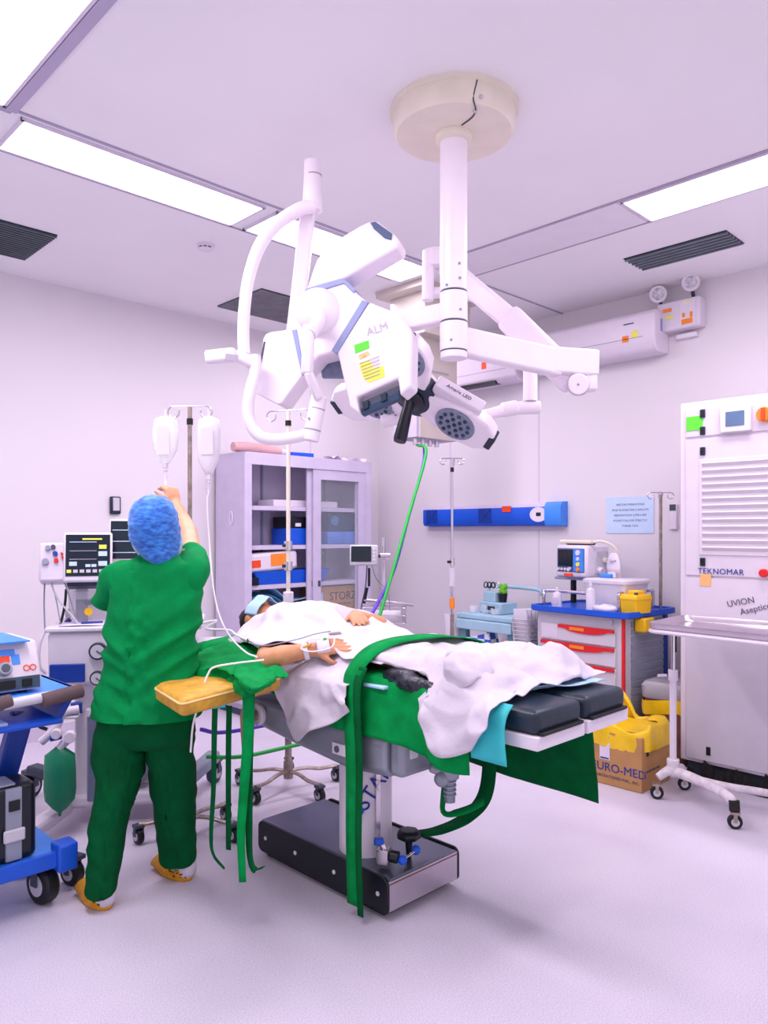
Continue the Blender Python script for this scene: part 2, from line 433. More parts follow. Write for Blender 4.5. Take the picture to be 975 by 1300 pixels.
# air conditioners
def aircon(y0,y1,z0,z1,x0,label,stick,flap=False):
    t=thing('air_conditioner',label,'air conditioner',(WX,(y0+y1)/2,z0)); b=MB()
    h=z1-z0; pr=[(WX,z0),(x0+.06,z0),(x0+.015,z0+h*.12),(x0,z0+h*.35),(x0,z1-.03),(x0+.03,z1),(WX,z1)]
    b.add([(x,y0,z) for x,z in pr]+[(x,y1,z) for x,z in pr],[tuple(range(7)),tuple(range(13,6,-1))]+[(i,i+7,(i+1)%7+7,(i+1)%7) for i in range(7)])
    b.build('casing',WHITE,t,bevel=.012)
    MB().bb((x0-.002,y0+.09,z0+h*.36),(x0+.004,y1-.09,z0+h*.375)).build('louvre_seam',INKL,t)
    MB().bb((x0-.0015,y0+.16,z1-.085),(x0+.004,y0+.24,z1-.075)).build('badge',INK,t)
    for dy,z,w,hh,m in stick: MB().bb((x0-.002,y0+dy,z0+z),(x0+.004,y0+dy+w,z0+z+hh)).build('sticker',m,t)
    MB().bb((x0+.09,y0-.002,z0+h*.5),(x0+.14,y0+.004,z0+h*.8)).build('side_label',SLATE,t)
    if flap: MB().bb((x0+.02,y0+.22,z0-.004),(x0+.1,y1-.1,z0+.02)).build('outlet_flap',BLKP,t)
aircon(2.49,3.62,2.81,3.11,5.17,'white air conditioner beside the emergency light on the right wall',[(.2,.09,.05,.045,ORNG),(.13,.11,.045,.05,YST)])
aircon(3.72,4.8,2.78,3.06,5.19,'second white air conditioner, behind the lamp post, with red and green stickers',[(.3,.13,.05,.06,REDO),(.06,.2,.08,.03,GRNH),(.3,.2,.05,.03,YST)],True)
# emergency light
t=thing('emergency_light','white twin-head emergency light box with orange labels next to the air conditioner','emergency light',(WX,2.36,2.95))
MB().bb((5.29,2.215,2.955),(WX,2.535,3.165)).build('housing',WPLAS,t,bevel=.012)
MB().bb((5.287,2.25,2.975),(5.292,2.355,3.155)).build('control_panel',WHITE,t)
for y,z,w,h,m in ((2.265,2.98,.08,.035,ORNG),(2.265,3.02,.02,.04,ORNG),(2.32,3.03,.02,.03,ORNG),(2.27,3.12,.07,.03,CREAM),(2.42,3.09,.06,.025,ORNG),(2.41,3.04,.05,.02,YST)):
    MB().bb((5.284,y,z),(5.289,y+w,z+h)).build('sticker',m,t)
for y,z in ((2.515,3.235),(2.275,3.265)):
    c=V((5.28,y,z)); d=V((-.85,-.35,-.3)).normalized(); x,yy=orth(d)
    M=frame(c,x,d.cross(x)); M=Matrix((x,d.cross(x),d)).transposed().to_4x4(); M.translation=c
    h=MB().lathe([(.02,-.06),(.055,-.02),(.062,.01),(.058,.014),(.05,.01)],M).build('lamp_head',WHITE,t)
    MB().lathe([(.05,.008),(.03,.013),(0,.015)],M).build('lens',mat('lens_clear','#c9c4d0',.1,metal=.5,var=.25,nscale=60),h)
    MB().cyl(c+V((.01,0,-.01)),V((5.33,y,3.16)),.012).build('neck',BLKP,h)
tag(MB().tube([(5.36,2.3,3.17),(5.34,2.31,3.25),(5.3,2.3,CH)],.007,smooth=4).build('cable_conduit',WPLAS),'thin white cable rising from the emergency light to the ceiling','cable')
tag(MB().bb((5.36,2.27,2.9),(WX,2.42,2.935)).build('wall_socket_trunking',WHITE,bevel=.006),'short white trunking piece under the emergency light','trunking')
# blue wall unit
t=thing('wall_air_steriliser','long royal blue steriliser bar mounted on the right wall','steriliser',(WX,4.1,1.55))
b=MB(); pr=[(WX,1.55),(5.315,1.555),(5.3,1.58),(5.3,1.7),(5.325,1.735),(WX,1.74)]
def yprism(b,pr,y0,y1):
    n=len(pr); b.add([(x,y0,z) for x,z in pr]+[(x,y1,z) for x,z in pr],[tuple(range(n)),tuple(range(2*n-1,n-1,-1))]+[(i,i+n,(i+1)%n+n,(i+1)%n) for i in range(n)]); return b
yprism(b,pr,3.5,4.86).build('body',BLUE,t)
yprism(MB(),[(WX,1.742),(5.325,1.737),(5.305,1.707),(5.305,1.702),(5.328,1.732),(WX,1.738)],3.5,4.86).build('top_strip',LILAC,t)
yprism(MB(),[(WX,1.545),(5.31,1.55),(5.293,1.58),(5.293,1.705),(5.32,1.745),(WX,1.75)],3.345,3.5).build('end_cap',LBLUE,t)
MB().prism([(.085*math.cos(a*PI/10),.062*math.sin(a*PI/10)) for a in range(20)],0,.004,frame((5.299,3.56,1.643),(0,-1,0),(0,0,1))).build('control_plate',WHITE,t)
MB().bb((5.292,3.535,1.63),(5.297,3.58,1.66)).build('display',SCREEN,t)
MB().bb((5.294,3.84,1.67),(5.302,3.93,1.72)).build('label_sticker',REDO,t)
for y in (4.12,4.75):
    b=MB(); b.bb((5.297,y-.07,1.575),(5.301,y+.07,1.705)); b.bar((5.297,y-.065,1.58),(5.297,y+.065,1.70),.006,.006); b.bar((5.297,y+.065,1.58),(5.297,y-.065,1.70),.006,.006)
    b.build('vent_cross',DBLUE,t)
MB().bb((WX-.03,3.36,1.52),(WX,4.85,1.55)).build('mount_rail',LILAC,t)
# paper sign, remote, wall phone holder
t=thing('paper_sign','pale blue paper notice taped on the right wall behind the drip pole','sign',(WX,2.8,1.49))
MB().bb((5.394,2.605,1.488),(5.398,2.995,1.768)).build('paper',SKYP,t)
for i,s in enumerate(('AIRCON OPERATIONS','AC#1 & AC#2 ON: 6 AM-6 PM','REFLEXATION: 6 PM-6 AM','PLEASE FOLLOW STRICTLY','THANK YOU')):
    text('lettering',s,.023,(5.3935,2.795,1.708-.041*i),(0,-1,0),(0,0,1),INK,t)
t=thing('remote_control','small white remote control in a wall holder next to the tall cabinet','remote control',(WX,2.45,1.52))
MB().bb((5.375,2.42,1.515),(WX,2.48,1.70)).build('holder',WHITE,t,bevel=.006)
MB().bb((5.371,2.427,1.655),(5.377,2.473,1.70)).build('display',DGREY,t)
t=thing('wall_handset','dark wall holder with a small grey handset on the left wall','wall handset',(2.576,WY,1.64))
MB().bb((2.535,WY-.03,1.635),(2.617,WY,1.77)).build('holder',NAVY,t,bevel=.008)
MB().bb((2.55,WY-.04,1.66),(2.602,WY-.028,1.76)).build('handset',LGREY,t,bevel=.004)
tag(MB().bb((1.0,WY-.02,1.42),(1.09,WY,1.54)).build('wall_outlet',WALLM,bevel=.008),'pale wall outlet low on the left wall at the photo edge','outlet')
# ceiling gas pendant
t=thing('ceiling_gas_pendant','square beige gas column hanging from the ceiling behind the lamp post','pendant',(4.25,3.9,CH))
PEN=mat('pendant_panel','#c9bfb8',.5,var=.03); PENL=mat('pendant_lilac','#bfb6d0',.5,var=.03)
MB().bb((3.92,3.6,CH-.05),(4.6,4.08,CH)).build('ceiling_plate',PEN,t)
MB().bb((4.03,3.68,2.95),(4.55,4.03,CH-.05)).build('upper_housing',PEN,t)
b=MB().bb((4.05,3.78,2.2),(4.5,4.02,2.95)); b.build('column',PENL,t)
MB().bb((4.08,3.772,2.2),(4.5,3.782,2.95)).build('front_panel',PEN,t)
b=MB()
for z in (2.45,2.7): b.bb((4.15,3.768,z),(4.4,3.774,z+.01))
b.build('panel_seams',TRIMM,t)
b=MB()
for i in range(4): b.cyl((4.1+.08*i,3.84,2.2),(4.1+.08*i,3.84,2.15),.02,n=12)
b.build('gas_outlets',STEEL,t)
# hoses from the pendant down past the bed to the anaesthesia machine
g0=V((4.12,3.84,2.15)); ge=P(478,800,4.55); pe=P(463,800,4.5)
tag(MB().tube([g0,P(541,575,5.4),P(520,650,5.1),P(500,720,4.8),P(484,775,4.62),P(474,812,4.5),P(470,880,4.5),P(455,930,4.5),P(380,945,4.3),P(310,960,4.1),P(262,961,4.0)],.011,smooth=8).build('green_gas_hose',GRNH),'long green hose hanging from the ceiling gas column','hose')
tag(MB().tube([g0+V((.08,0,0)),P(537,590,5.42),P(519,655,5.12),P(500,724,4.83),P(480,765,4.65),P(464,795,4.5),P(450,840,4.5),P(420,900,4.5),P(330,922,4.3),P(280,930,4.1),P(255,926,4.0)],.011,smooth=8).build('purple_gas_hose',PURH),'long purple hose hanging beside the green one from the ceiling gas column','hose')
# ================================================================ tall white steriliser cabinet at the right
FX=4.545
t=thing('sterilizer_cabinet','tall white louvred steriliser cabinet standing at the right edge of the photo','cabinet',(FX,1.55,0))
MB().bb((FX+.012,1.05,.1),(5.3,2.03,2.29)).build('housing',WHITE,t,bevel=.008)
MB().bb((FX+.05,1.08,0),(5.28,2.0,.1)).build('plinth',DGREY,t)
MB().bb((FX,1.09,2.075),(FX+.02,1.993,2.243)).build('control_panel',WPLAS,t,bevel=.004)
b=MB().bb((FX,1.09,1.235),(FX+.02,1.993,2.06)); d=b.build('upper_door',WPLAS,t,bevel=.004)
MB().bb((FX-.006,1.09,1.36),(FX+.004,1.905,1.935)).build('louvre_frame',WHITE,d,bevel=.003)
b=MB()
for i in range(13):
    z=1.385+.042*i
    b.add([(FX-.007,1.11,z),(FX-.007,1.885,z),(FX-.018,1.885,z+.02),(FX-.018,1.11,z+.02),(FX-.007,1.11,z+.03),(FX-.007,1.885,z+.03)],[(0,1,2,3),(3,2,5,4),(0,3,4),(1,5,2)])
b.build('louvre_slats',mat('louvre_lilac','#d2c8d6',.5,var=.02),d,smooth=0)
MB().bb((FX,1.09,.12),(FX+.02,1.99,1.222)).build('lower_door',mat('door_grey','#cdc6d4',.45,var=.02),t,bevel=.004)
MB().bb((FX-.002,1.09,.98),(FX+.004,1.99,1.222)).build('door_band',WPLAS,t)
b=MB().bb((FX-.03,1.60,2.08),(FX,1.775,2.228)); sc=b.build('touch_display',WHITE,t,bevel=.006)
MB().bb((FX-.033,1.635,2.115),(FX-.028,1.74,2.2)).build('screen',SCREENB,sc)
b=MB().cyl((FX,1.53,2.165),(FX-.035,1.53,2.165),.042,n=24); k=b.build('rotary_switch',ORNG,t,bevel=.004)
MB().bb((FX-.05,1.52,2.13),(FX-.034,1.54,2.2)).build('grip',REDO,k,bevel=.003)
MB().cyl((FX,1.535,1.265),(FX-.03,1.535,1.265),.024,n=20).build('stop_button',RED,t,bevel=.004)
MB().bb((FX-.004,1.885,2.115),(FX+.004,1.985,2.2)).build('sticker',LIME,t)
MB().bb((FX-.006,1.835,1.175),(FX+.002,1.9,1.245)).build('sticky_note',mat('note_orange','#f6b878',.7,var=.04),t)
for z in (2.211,2.107,1.984,1.318):
    l=MB().bb((FX-.012,1.87,z-.025),(FX+.004,1.9,z+.025)).build('latch',NAVY,t,bevel=.004)
    MB().bb((FX-.016,1.877,z-.012),(FX-.01,1.893,z+.012)).build('key_slot',BLACK,l)
MB().bb((FX-.004,1.84,.16),(FX+.004,1.865,.21)).build('lower_latch',BLACK,t)
text('lettering','TEKNOMAR',.048,(FX-.004,1.78,1.262),(0,-1,0),(0,0,1),INKB,t,spacing=1.05)
text('lettering','UVION',.05,(FX-.005,1.665,1.09),(0,-.97,.24),(0,.24,.97),INK,t)
text('lettering','Asepticer',.05,(FX-.005,1.575,1.06),(0,-.95,.3),(0,.3,.95),INK,t)
b=MB(); random.seed(3)
for i in range(40):
    y=1.98-.9*i/39; h=random.uniform(.03,.11)*(1 if random.random()>.3 else .3)
    b.add([(FX-.02,y+.03,.004),(FX-.03,y-.03,.004),(FX-.008,y-.02,h),(FX-.012,y+.01,h*1.2),(FX-.055,y,.006)],[(0,1,2,3),(0,4,1),(1,4,2),(4,0,3),(4,3,2)])
b.build('peeling_base_seal',mat('rotten_seal','#14100f',.9,var=.3,nscale=40),t,smooth=0)
d=MB().tube([(4.72,1.5,2.27),(4.72,1.49,2.36),(4.74,1.43,2.45),(4.78,1.3,2.5)],[.075,.075,.07,.07],n=18,smooth=4)
dd=d.build('exhaust_duct',mat('duct_grey','#9aa0b4',.4,metal=.4,var=.1),t)
for z in (2.30,2.36,2.41): MB().tube([(4.72+.08*math.cos(a*PI/8),1.5-.3*(z-2.3)+.08*math.sin(a*PI/8),z) for a in range(16)],.008,n=6,closed=True).build('duct_ring',GREYP,dd)

# ================================================================ mayo stand with tray
t=thing('mayo_stand','white paint-chipped wheeled stand carrying a steel tray before the tall cabinet','instrument stand',(4.14,1.885,0))
tr=[V((3.86,1.9)),V((4.36,1.93)),V((4.42,1.2)),V((3.8,1.17))]
def rrect(c,r,n=5):
    out=[]
    m=len(c)
    for i in range(m):
        p=c[i]; a=(c[i-1]-p).normalized(); q=(c[(i+1)%m]-p).normalized()
        s=p+a*r; e=p+q*r
        for k in range(n+1):
            u=k/n; out.append((1-u)**2*s+2*u*(1-u)*p+u*u*e)
    return out
o=rrect(tr,.06); cxy=V((4.11,1.55))
b=MB(); r=lambda f,z:[V(((p.x-cxy.x)*f+cxy.x,(p.y-cxy.y)*f+cxy.y,z)) for p in o]
b.loft([r(.93,.975),r(.97,.985),r(1,1.01),r(1.02,1.01),r(.985,.975),r(.94,.966)],cap=False); b.add(r(.935,.976),[tuple(range(len(o)))]); b.add(r(.935,.968),[tuple(range(len(o)))])
b.build('tray',STEEL,t,smooth=60)
fr=MB().tube([V((p.x,p.y,.965)) for p in r(1.0,0)],.011,n=8,closed=True).build('tray_frame',WHITE,t)
CHIP=mat('chipped_white','#e0d6de',.5,var=.12,nscale=22)
MB().cyl((4.14,1.885,.60),(4.14,1.885,.96),.012).build('inner_rod',CHROME,t)
MB().cyl((4.14,1.885,.12),(4.14,1.885,.7),.019).build('outer_tube',WHITE,t)
MB().cyl((4.14,1.885,.13),(4.14,1.885,.22),.034).build('post_socket',CHIP,t,bevel=.005)
k=MB().cyl((4.14,1.885,.66),(4.14,1.885,.72),.026).build('clamp',WHITE,t)
MB().tube([(4.11,1.91,.69),(4.07,1.94,.69)],.008).build('clamp_screw',WHITE,k)
MB().cyl((4.15,1.885,.82),(4.15,1.885,.92),.016).build('black_sleeve',BLACK,t)
MB().tube([(4.06,1.935,.12),(4.1,1.905,.15),(4.14,1.885,.16),(4.22,1.88,.15),(4.3,1.9,.12)],[.022,.026,.032,.026,.022],smooth=4).build('cross_bar',CHIP,t)
MB().tube([(4.14,1.87,.15),(4.08,1.72,.15),(4.0,1.58,.15),(3.95,1.5,.14),(3.935,1.475,.11)],[.03,.027,.025,.025,.022],smooth=5).build('base_leg',CHIP,t)
MB().tube([(4.1,1.76,.145),(4.16,1.6,.125),(4.22,1.45,.12),(4.28,1.3,.11)],[.022,.022,.02,.018],smooth=5).build('base_leg',CHIP,t)
for c in ((4.056,1.94),(3.928,1.468),(4.31,1.895)):
    w=caster('caster',(c[0],c[1],0),.036,t,fork=WORN,w=.03,ang=30)
MB().cyl((3.93,1.47,.09),(3.935,1.475,.14),.026).build('worn_socket',mat('worn_black','#231a18',.7,var=.4,nscale=30),t)

# ================================================================ cardboard box with yellow bag
t=thing('cardboard_box','brown carton lined with a yellow rubbish bag, on the floor by the wheeled tray stand','box',(4.24,2.24,0))
x0,x1,y0,y1,zt=4.066,4.43,2.035,2.47,.315
MB().bb((x0,y0,0.001),(x1,y1,zt)).build('carton',CARD,t,bevel=.004)
text('lettering','EURO-MED',.07,(x0-.002,2.18,.105),(0,-1,0),(0,0,1),INKB,t)
text('lettering','LABORATORIES PHIL., INC.',.024,(x0-.002,2.19,.052),(0,-1,0),(0,0,1),INK,t)
lg=MB().lathe([(.035,0),(.052,0),(.052,.002),(.035,.002)],frame((x0-.001,2.43,.1),(0,-1,0),(0,0,1))).build('round_emblem',INKB,t)
MB().bb((x0-.002,2.415,.08),(x0,2.445,.125)).build('emblem_bar',INKB,lg)
lb=MB().bb((x0-.002,2.235,.148),(x0,2.30,.29)).build('shipping_label',WHITE,t)
MB().bb((x0-.003,2.24,.27),(x0-.001,2.295,.283)).build('label_heading',INKB,lb); MB().bb((x0-.003,2.24,.153),(x0-.001,2.295,.162)).build('label_footer',INKB,lb)
b=MB().add([(4.12,y0-.002,.2),(4.15,y0-.002,.2),(4.15,y0-.002,.235),(4.165,y0-.002,.235),(4.135,y0-.002,.275),(4.105,y0-.002,.235),(4.12,y0-.002,.235)],[(0,1,2,6),(5,3,4)]); b.build('up_arrow',INKK,t,smooth=0)
for i in range(3): text('lettering',('ZONE STERILE','HANDLE WITH CARE','KEEP DRY')[i],.018,(4.2 if i else 4.14,y0-.002,.16-.05*i),(1,0,0),(0,0,1),INK,t) if i==1 else None
text('lettering','THIS SIDE UP',.02,(4.3,y0-.002,.25),(1,0,0),(0,0,1),INK,t)
def ring(s,z,j,sd):
    o=[]
    for a in range(72):
        th=2*PI*a/72; c,sn=math.cos(th),math.sin(th); c=max(-1,min(1,1.25*c)); sn=max(-1,min(1,1.25*sn))
        q=V((math.cos(th)*1.6,math.sin(th)*1.6,sd*.35)); n=noise.noise_vector(q); n2=noise.noise(q*3.2)
        o.append(V((4.248+c*.182*s+n.x*j+n2*j*.4,2.252+sn*.218*s+n.y*j+n2*j*.4,z+n.z*j*1.3)))
    return o
b=MB(); b.loft([ring(1.06,.225,.016,1),ring(1.09,.27,.02,1.4),ring(1.09,.31,.024,1.8),ring(1.08,.345,.03,2.2),ring(1.02,.365,.04,2.6),ring(.93,.36,.04,3),ring(.86,.33,.02,3.4)],cap=False)
b.v=[p+V((0,0,.14*max(0,1-((p.x-4.40)**2*.6+(p.y-2.40)**2)/.022)**.7)) if p.z>.31 else p for p in b.v]
b.add([V((p.x,p.y,.335)) for p in ring(.88,.33,.02,3.4)],[tuple(range(72))])
b.add([(4.1,2.45,.34),(4.43,2.45,.34),(4.45,2.47,.47),(4.3,2.49,.50),(4.12,2.48,.46)],[(0,1,2,3,4)])
b.build('bag_liner',YBAG,t,smooth=180)

# ================================================================ pedal bin behind it
t=thing('waste_bin','small bin with grey flat lid and yellow bag edge beside the drawer cart','bin',(4.8,2.19,0))
b=MB().loft([[V((4.8+.14*s*q.x,2.19+.14*s*q.y,z)) for q in rrect([V((-1,-1)),V((1,-1)),V((1,1)),V((-1,1))],.3)] for s,z in ((.85,.002),(1,.42))]); b.build('bucket',mat('bin_body','#8c5a4c',.6,var=.2),t)
b=MB().loft([[V((4.8+.15*s*q.x,2.19+.15*s*q.y,z)) for q in rrect([V((-1,-1)),V((1,-1)),V((1,1)),V((-1,1))],.3)] for s,z in ((.98,.42),(1.0,.43),(1.02,.50),(.9,.525))]); b.build('lid',mat('lid_grey','#a39fa8',.45,var=.03),t)
b=MB(); b.loft([[V((4.8+(.15*s)*q.x,2.19+.15*s*q.y,z+.03*math.sin(q.x*4+q.y*3))) for q in rrect([V((-1,-1)),V((1,-1)),V((1,1)),V((-1,1))],.3)] for s,z in ((.99,.34),(1.02,.38),(1.0,.43))],cap=False); b.build('bag_edge',YBAG,t)

# ================================================================ crash cart
t=thing('crash_cart','grey drawer cart with red drawer pulls and a blue top against the right wall','drawer cart',(4.91,2.76,0),-5)
cb=L(t)  # local: -x front, y left
def lb(lo,hi): return L(t).bb(lo,hi)
lb((-.28,-.36,.1),(.26,.36,.93)).build('body',LGREY,t,bevel=.01)
lb((-.285,-.365,.1),(-.27,-.325,.93)).build('red_edge_strip',RED,t)
lb((-.286,-.318,.1),(-.275,-.365+.02,.93)).build('post_trim',LGREY,t)
b=L(t)
for i in range(15): b.bb((-.2,-.366,.16+.05*i),(.22,-.36,.2+.05*i))
b.build('side_panel_slats',mat('slat_grey','#8d94a6',.45,var=.05),t)
lb((.2,-.37,.1),(.245,-.355,.93)).build('blue_side_rail',DBLUE,t)
def pull(z,w0,w1,h):
    b=L(t); n=16; pts=[]
    for i in range(n+1):
        y=w0+(w1-w0)*i/n; u=i/n; pts.append((y,z-h*(.45+.55*math.sin(PI*min(1,max(0,(u-.12)/.76)))**.5)))
    vs=[(-.300,p[0],z) for p in pts]+[(-.300,p[0],p[1]) for p in pts]+[(-.28,p[0],z) for p in pts]+[(-.28,p[0],p[1]) for p in pts]; m=n+1
    fs=[]
    for i in range(n): fs += [(i,i+1,m+i+1,m+i),(2*m+i,3*m+i,3*m+i+1,2*m+i+1),(i,2*m+i,2*m+i+1,i+1),(m+i,m+i+1,3*m+i+1,3*m+i)]
    fs += [(0,m,3*m,2*m),(n,2*m+n,3*m+n,m+n)]
    return b.add(vs,fs)
zs=[(.845,.115),(.72,.125),(.585,.18),(.395,.2),(.185,.08)]
for i,(z,hh) in enumerate(zs):
    d=lb((-.29,-.30,z-hh),(-.275,.32,z)).build('drawer',mat('drawer_grey','#d3ccd9',.4,var=.02),t,bevel=.004)
    p=pull(z,-.295,.315 if i else .16,.05).build('pull_handle',RED,d,smooth=0)
    lb((-.303,-.06,z-.032),(-.299,.06,z-.01)).build('pull_label',ORNG,p)
    if i==0: lb((-.293,.17,z-.1),(-.289,.31,z-.005)).build('paper_label',WHITE,d)
lb((-.293,-.28,.88),(-.285,-.255,.905)).build('key_lock',STEEL,t)
oo=rrect([V((-.34,-.42)),V((.3,-.42)),V((.3,.4)),V((-.34,.4))],.07)
rr=lambda f,z:[V((p.x*f,p.y*f,z)) for p in oo]
L(t).loft([rr(.97,.928),rr(1,.935),rr(1,.97),rr(.95,.97),rr(.93,.955)]).build('top_tray',BLUE,t,smooth=30)
for y in (.33,-.27):
    L(t).tube([(-.2,y,.955),(-.2,y,1.05),(-.17,y,1.085),(.18,y,1.085),(.22,y,1.06),(.22,y,.955)] if y<0 else [(-.24,.33,.955),(-.24,.33,1.04),(-.22,.31,1.07),(-.22,-.02,1.07)],.012,smooth=4).build('guard_rail',CHROME,t)
for x in (-.2,.2):
    for y in (-.28,.28):
        p=WM[t]@V((x,y,0)); caster('caster',p,.045,t,ang=20)
# stand for the defibrillator
lb((.0,.06,1.14),(.24,.42,1.16)).build('monitor_shelf',GREYP,t,bevel=.004)
L(t).cyl((.1,.32,.96),(.1,.32,1.14),.022).build('shelf_post',BLACK,t); L(t).cyl((.14,.16,.96),(.14,.16,1.14),.028).build('shelf_post',DGREY,t)
q=WM[t]@V((.08,.24,1.16))
t2=thing('defibrillator','white defibrillator monitor with dark screen on the shelf over the blue cart top','defibrillator',q,-14)
b=L(t2); b.bb((-.1,-.16,0),(.13,.16,.24)); c=b.build('casing',WHITE,t2,bevel=.018)
L(t2).bb((-.104,-.135,.04),(-.098,.14,.215)).build('front_panel',mat('panel_blue','#3f5878',.4,var=.05),t2,bevel=.004)
L(t2).bb((-.108,-.02,.085),(-.103,.125,.205)).build('screen',SCREEN,t2)
L(t2).bb((-.107,-.13,.045),(-.102,-.03,.21)).build('button_panel',LBLUE,t2)
for y,z,r,m in ((-.08,.185,.02,WHITE),(-.08,.14,.014,WHITE),(-.08,.1,.016,YST),(-.08,.062,.016,ORNG),(.12,.06,.011,WHITE),(.085,.06,.011,WHITE),(.05,.06,.011,WHITE),(.015,.06,.014,WHITE),(.0,.066,.011,WHITE)):
    L(t2).cyl((-.106,y,z),(-.116,y,z),r,n=14).build('button',m,t2)
L(t2).bb((-.112,-.02,.008),(-.1,.06,.028)).build('warning_label',REDO,t2)
L(t2).bb((-.02,-.17,.03),(.11,-.155,.2)).build('side_ports',LGREY,t2,bevel=.004)
L(t2).cyl((.02,-.165,.06),(.02,-.2,.05),.025).build('plug',WPLAS,t2); L(t2).cyl((.07,-.165,.13),(.07,-.2,.13),.02).build('plug',CREAM,t2)
L(t2).bb((-.06,-.1,.24),(.06,.1,.275)).build('carry_handle',DGREY,t2,bevel=.012)
b=L(t2); pts=[]
for i in range(220):
    u=i/219; pts.append((-.06+.011*math.cos(i*.9), .15-.33*u, .265+.011*math.sin(i*.9)))
b.tube(pts,.005,n=5); b.build('coiled_cord',CREAM,t2)
L(t2).tube([(-.06,-.18,.265),(-.02,-.24,.27),(.04,-.3,.22),(.06,-.31,.12),(.05,-.33,.0),(.02,-.36,-.1)],.011,smooth=5).build('paddle_cord',CREAM,t2)
# things on the cart top
def on(t,x,y): return WM[t]@V((x,y,.957))
q=on(t,-.02,-.13); t3=thing('plastic_container','clear storage container with white lid on the blue cart top','container',q,-5)
b=L(t3); b.loft([[V((p.x*s,p.y*s,z)) for p in rrect([V((-.15,-.17)),V((.15,-.17)),V((.15,.17)),V((-.15,.17))],.03)] for s,z in ((.86,.002),(1,.19))]); b.build('tub',FROST,t3)
b=L(t3); b.loft([[V((p.x*s,p.y*s,z)) for p in rrect([V((-.155,-.175)),V((.155,-.175)),V((.155,.175)),V((-.155,.175))],.03)] for s,z in ((1.02,.185),(1.03,.205),(.95,.215))]); b.build('lid',FROST,t3)
L(t3).bb((-.03,.02,.215),(.03,.12,.245)).build('lid_clip',LBLUE,t3,bevel=.008)
q=on(t,-.02,-.13)+V((.02,.03,.218)); b=MB(Matrix.Translation(q)@Matrix.Rotation(R(-20),4,'Z'))
b.loft([[V((.03*math.cos(a)*s*.6,.07*s*math.sin(a),z)) for a in [k*PI/8 for k in range(16)]] for s,z in ((.9,.03),(1,.07),(.85,.13),(.55,.165),(.3,.175))])
t4=thing('paddle_holder','rounded white paddle standing on the clear container lid','paddle',q+V((0,0,.0)))
b.build('paddle_body',WHITE,t4,smooth=180); MB(Matrix.Translation(q)).bb((-.035,-.03,.118),(-.01,.03,.128)).build('paddle_mark',LILAC,t4); MB(Matrix.Translation(q)).bb((-.03,-.03,0),(.03,.03,.04)).build('paddle_foot',WHITE,t4)
def bottle(x,y,r,h,label,m=WHITE,spout=True):
    q=on(t,x,y); tt=thing('dispenser_bottle',label,'bottle',q)
    M=Matrix.Translation(q)
    MB().lathe([(r,.0),(r,h*.62),(r*.9,h*.7),(r*.35,h*.76),(r*.3,h*.8)],M,n=18).build('bottle_body',m,tt)
    MB().lathe([(r*.42,h*.8),(r*.4,h*.86),(r*.12,h),(0,h)],M,n=14).build('nozzle',WPLAS,tt)
    return tt
tt=bottle(-.27,.19,.034,.15,'small square white bottle with tip at the front of the blue cart top')
MB(WM[tt]).bb((-.036,-.024,.025),(-.032,.024,.075)).build('bottle_label',LILAC,tt)
bottle(-.28,-.1,.03,.21,'tall clear squeeze bottle leaning by the storage container',FROST)
q=on(t,-.26,-.2); b=MB(Matrix.Translation(q)); b.sph((0,0,.025),(.06,.09,.028)); b.disp(.012,22,4); tag(b.build('crumpled_wrapper',FROST,smooth=180),'crumpled clear plastic wrapper lying between container and yellow box on the cart','wrapper')
q=on(t,-.14,-.36); t5=thing('sharps_box','yellow sharps box at the near corner of the blue cart top','sharps container',q,-12)
L(t5).loft([[V((p.x*s,p.y*s,z)) for p in rrect([V((-.085,-.07)),V((.085,-.07)),V((.085,.07)),V((-.085,.07))],.02)] for s,z in ((.92,0.002),(1,.09),(1.03,.092),(1.03,.11),(.9,.125))]).build('box_body',YEL,t5)
L(t5).bb((-.03,-.035,.12),(.05,.045,.15)).build('flap_lid',YEL,t5,bevel=.008); L(t5).cyl((-.06,-.05,.12),(-.06,-.05,.14),.012).build('catch',DGREY,t5)
q=WM[t]@V((-.1,-.39,.86)); b=MB(Matrix.Translation(q)); b.bb((-.07,-.05,-.03),(.07,.03,.066)); tag(b.build('yellow_tub',YEL,bevel=.012),'yellow tub hooked under the edge of the blue cart top','tub')
# drip pole of the cart
t6=thing('cart_drip_pole','thin steel drip pole with four curled hooks rising behind the blue cart top','drip pole',WM[t]@V((.22,-.33,.9)))
pb=WM[t]@V((.22,-.33,.9)); top=V((pb.x,pb.y,1.745))
MB().cyl(pb,top,.011).build('pole',WORN,t6)
def hookset(top,dirs,ln,r,parent,m=CHROME,rad=.004):
    for d in dirs:
        d=V(d).normalized(); b=MB(); up=V((0,0,1))
        pts=[top,top+d*ln*.6,top+d*ln]
        for a in range(1,9): th=a*PI*1.6/8; pts.append(top+d*(ln+r*math.sin(th)) - up*(r-r*math.cos(th)))
        b.tube(pts,rad,n=8,smooth=2); b.build('hook',m,parent)
hookset(top+V((0,0,.03)),[rt,-rt,rt*.5+fw,-rt*.5-fw],.07,.022,t6)
MB().sph(top+V((0,0,.02)),.018).build('finial',CHROME,t6)

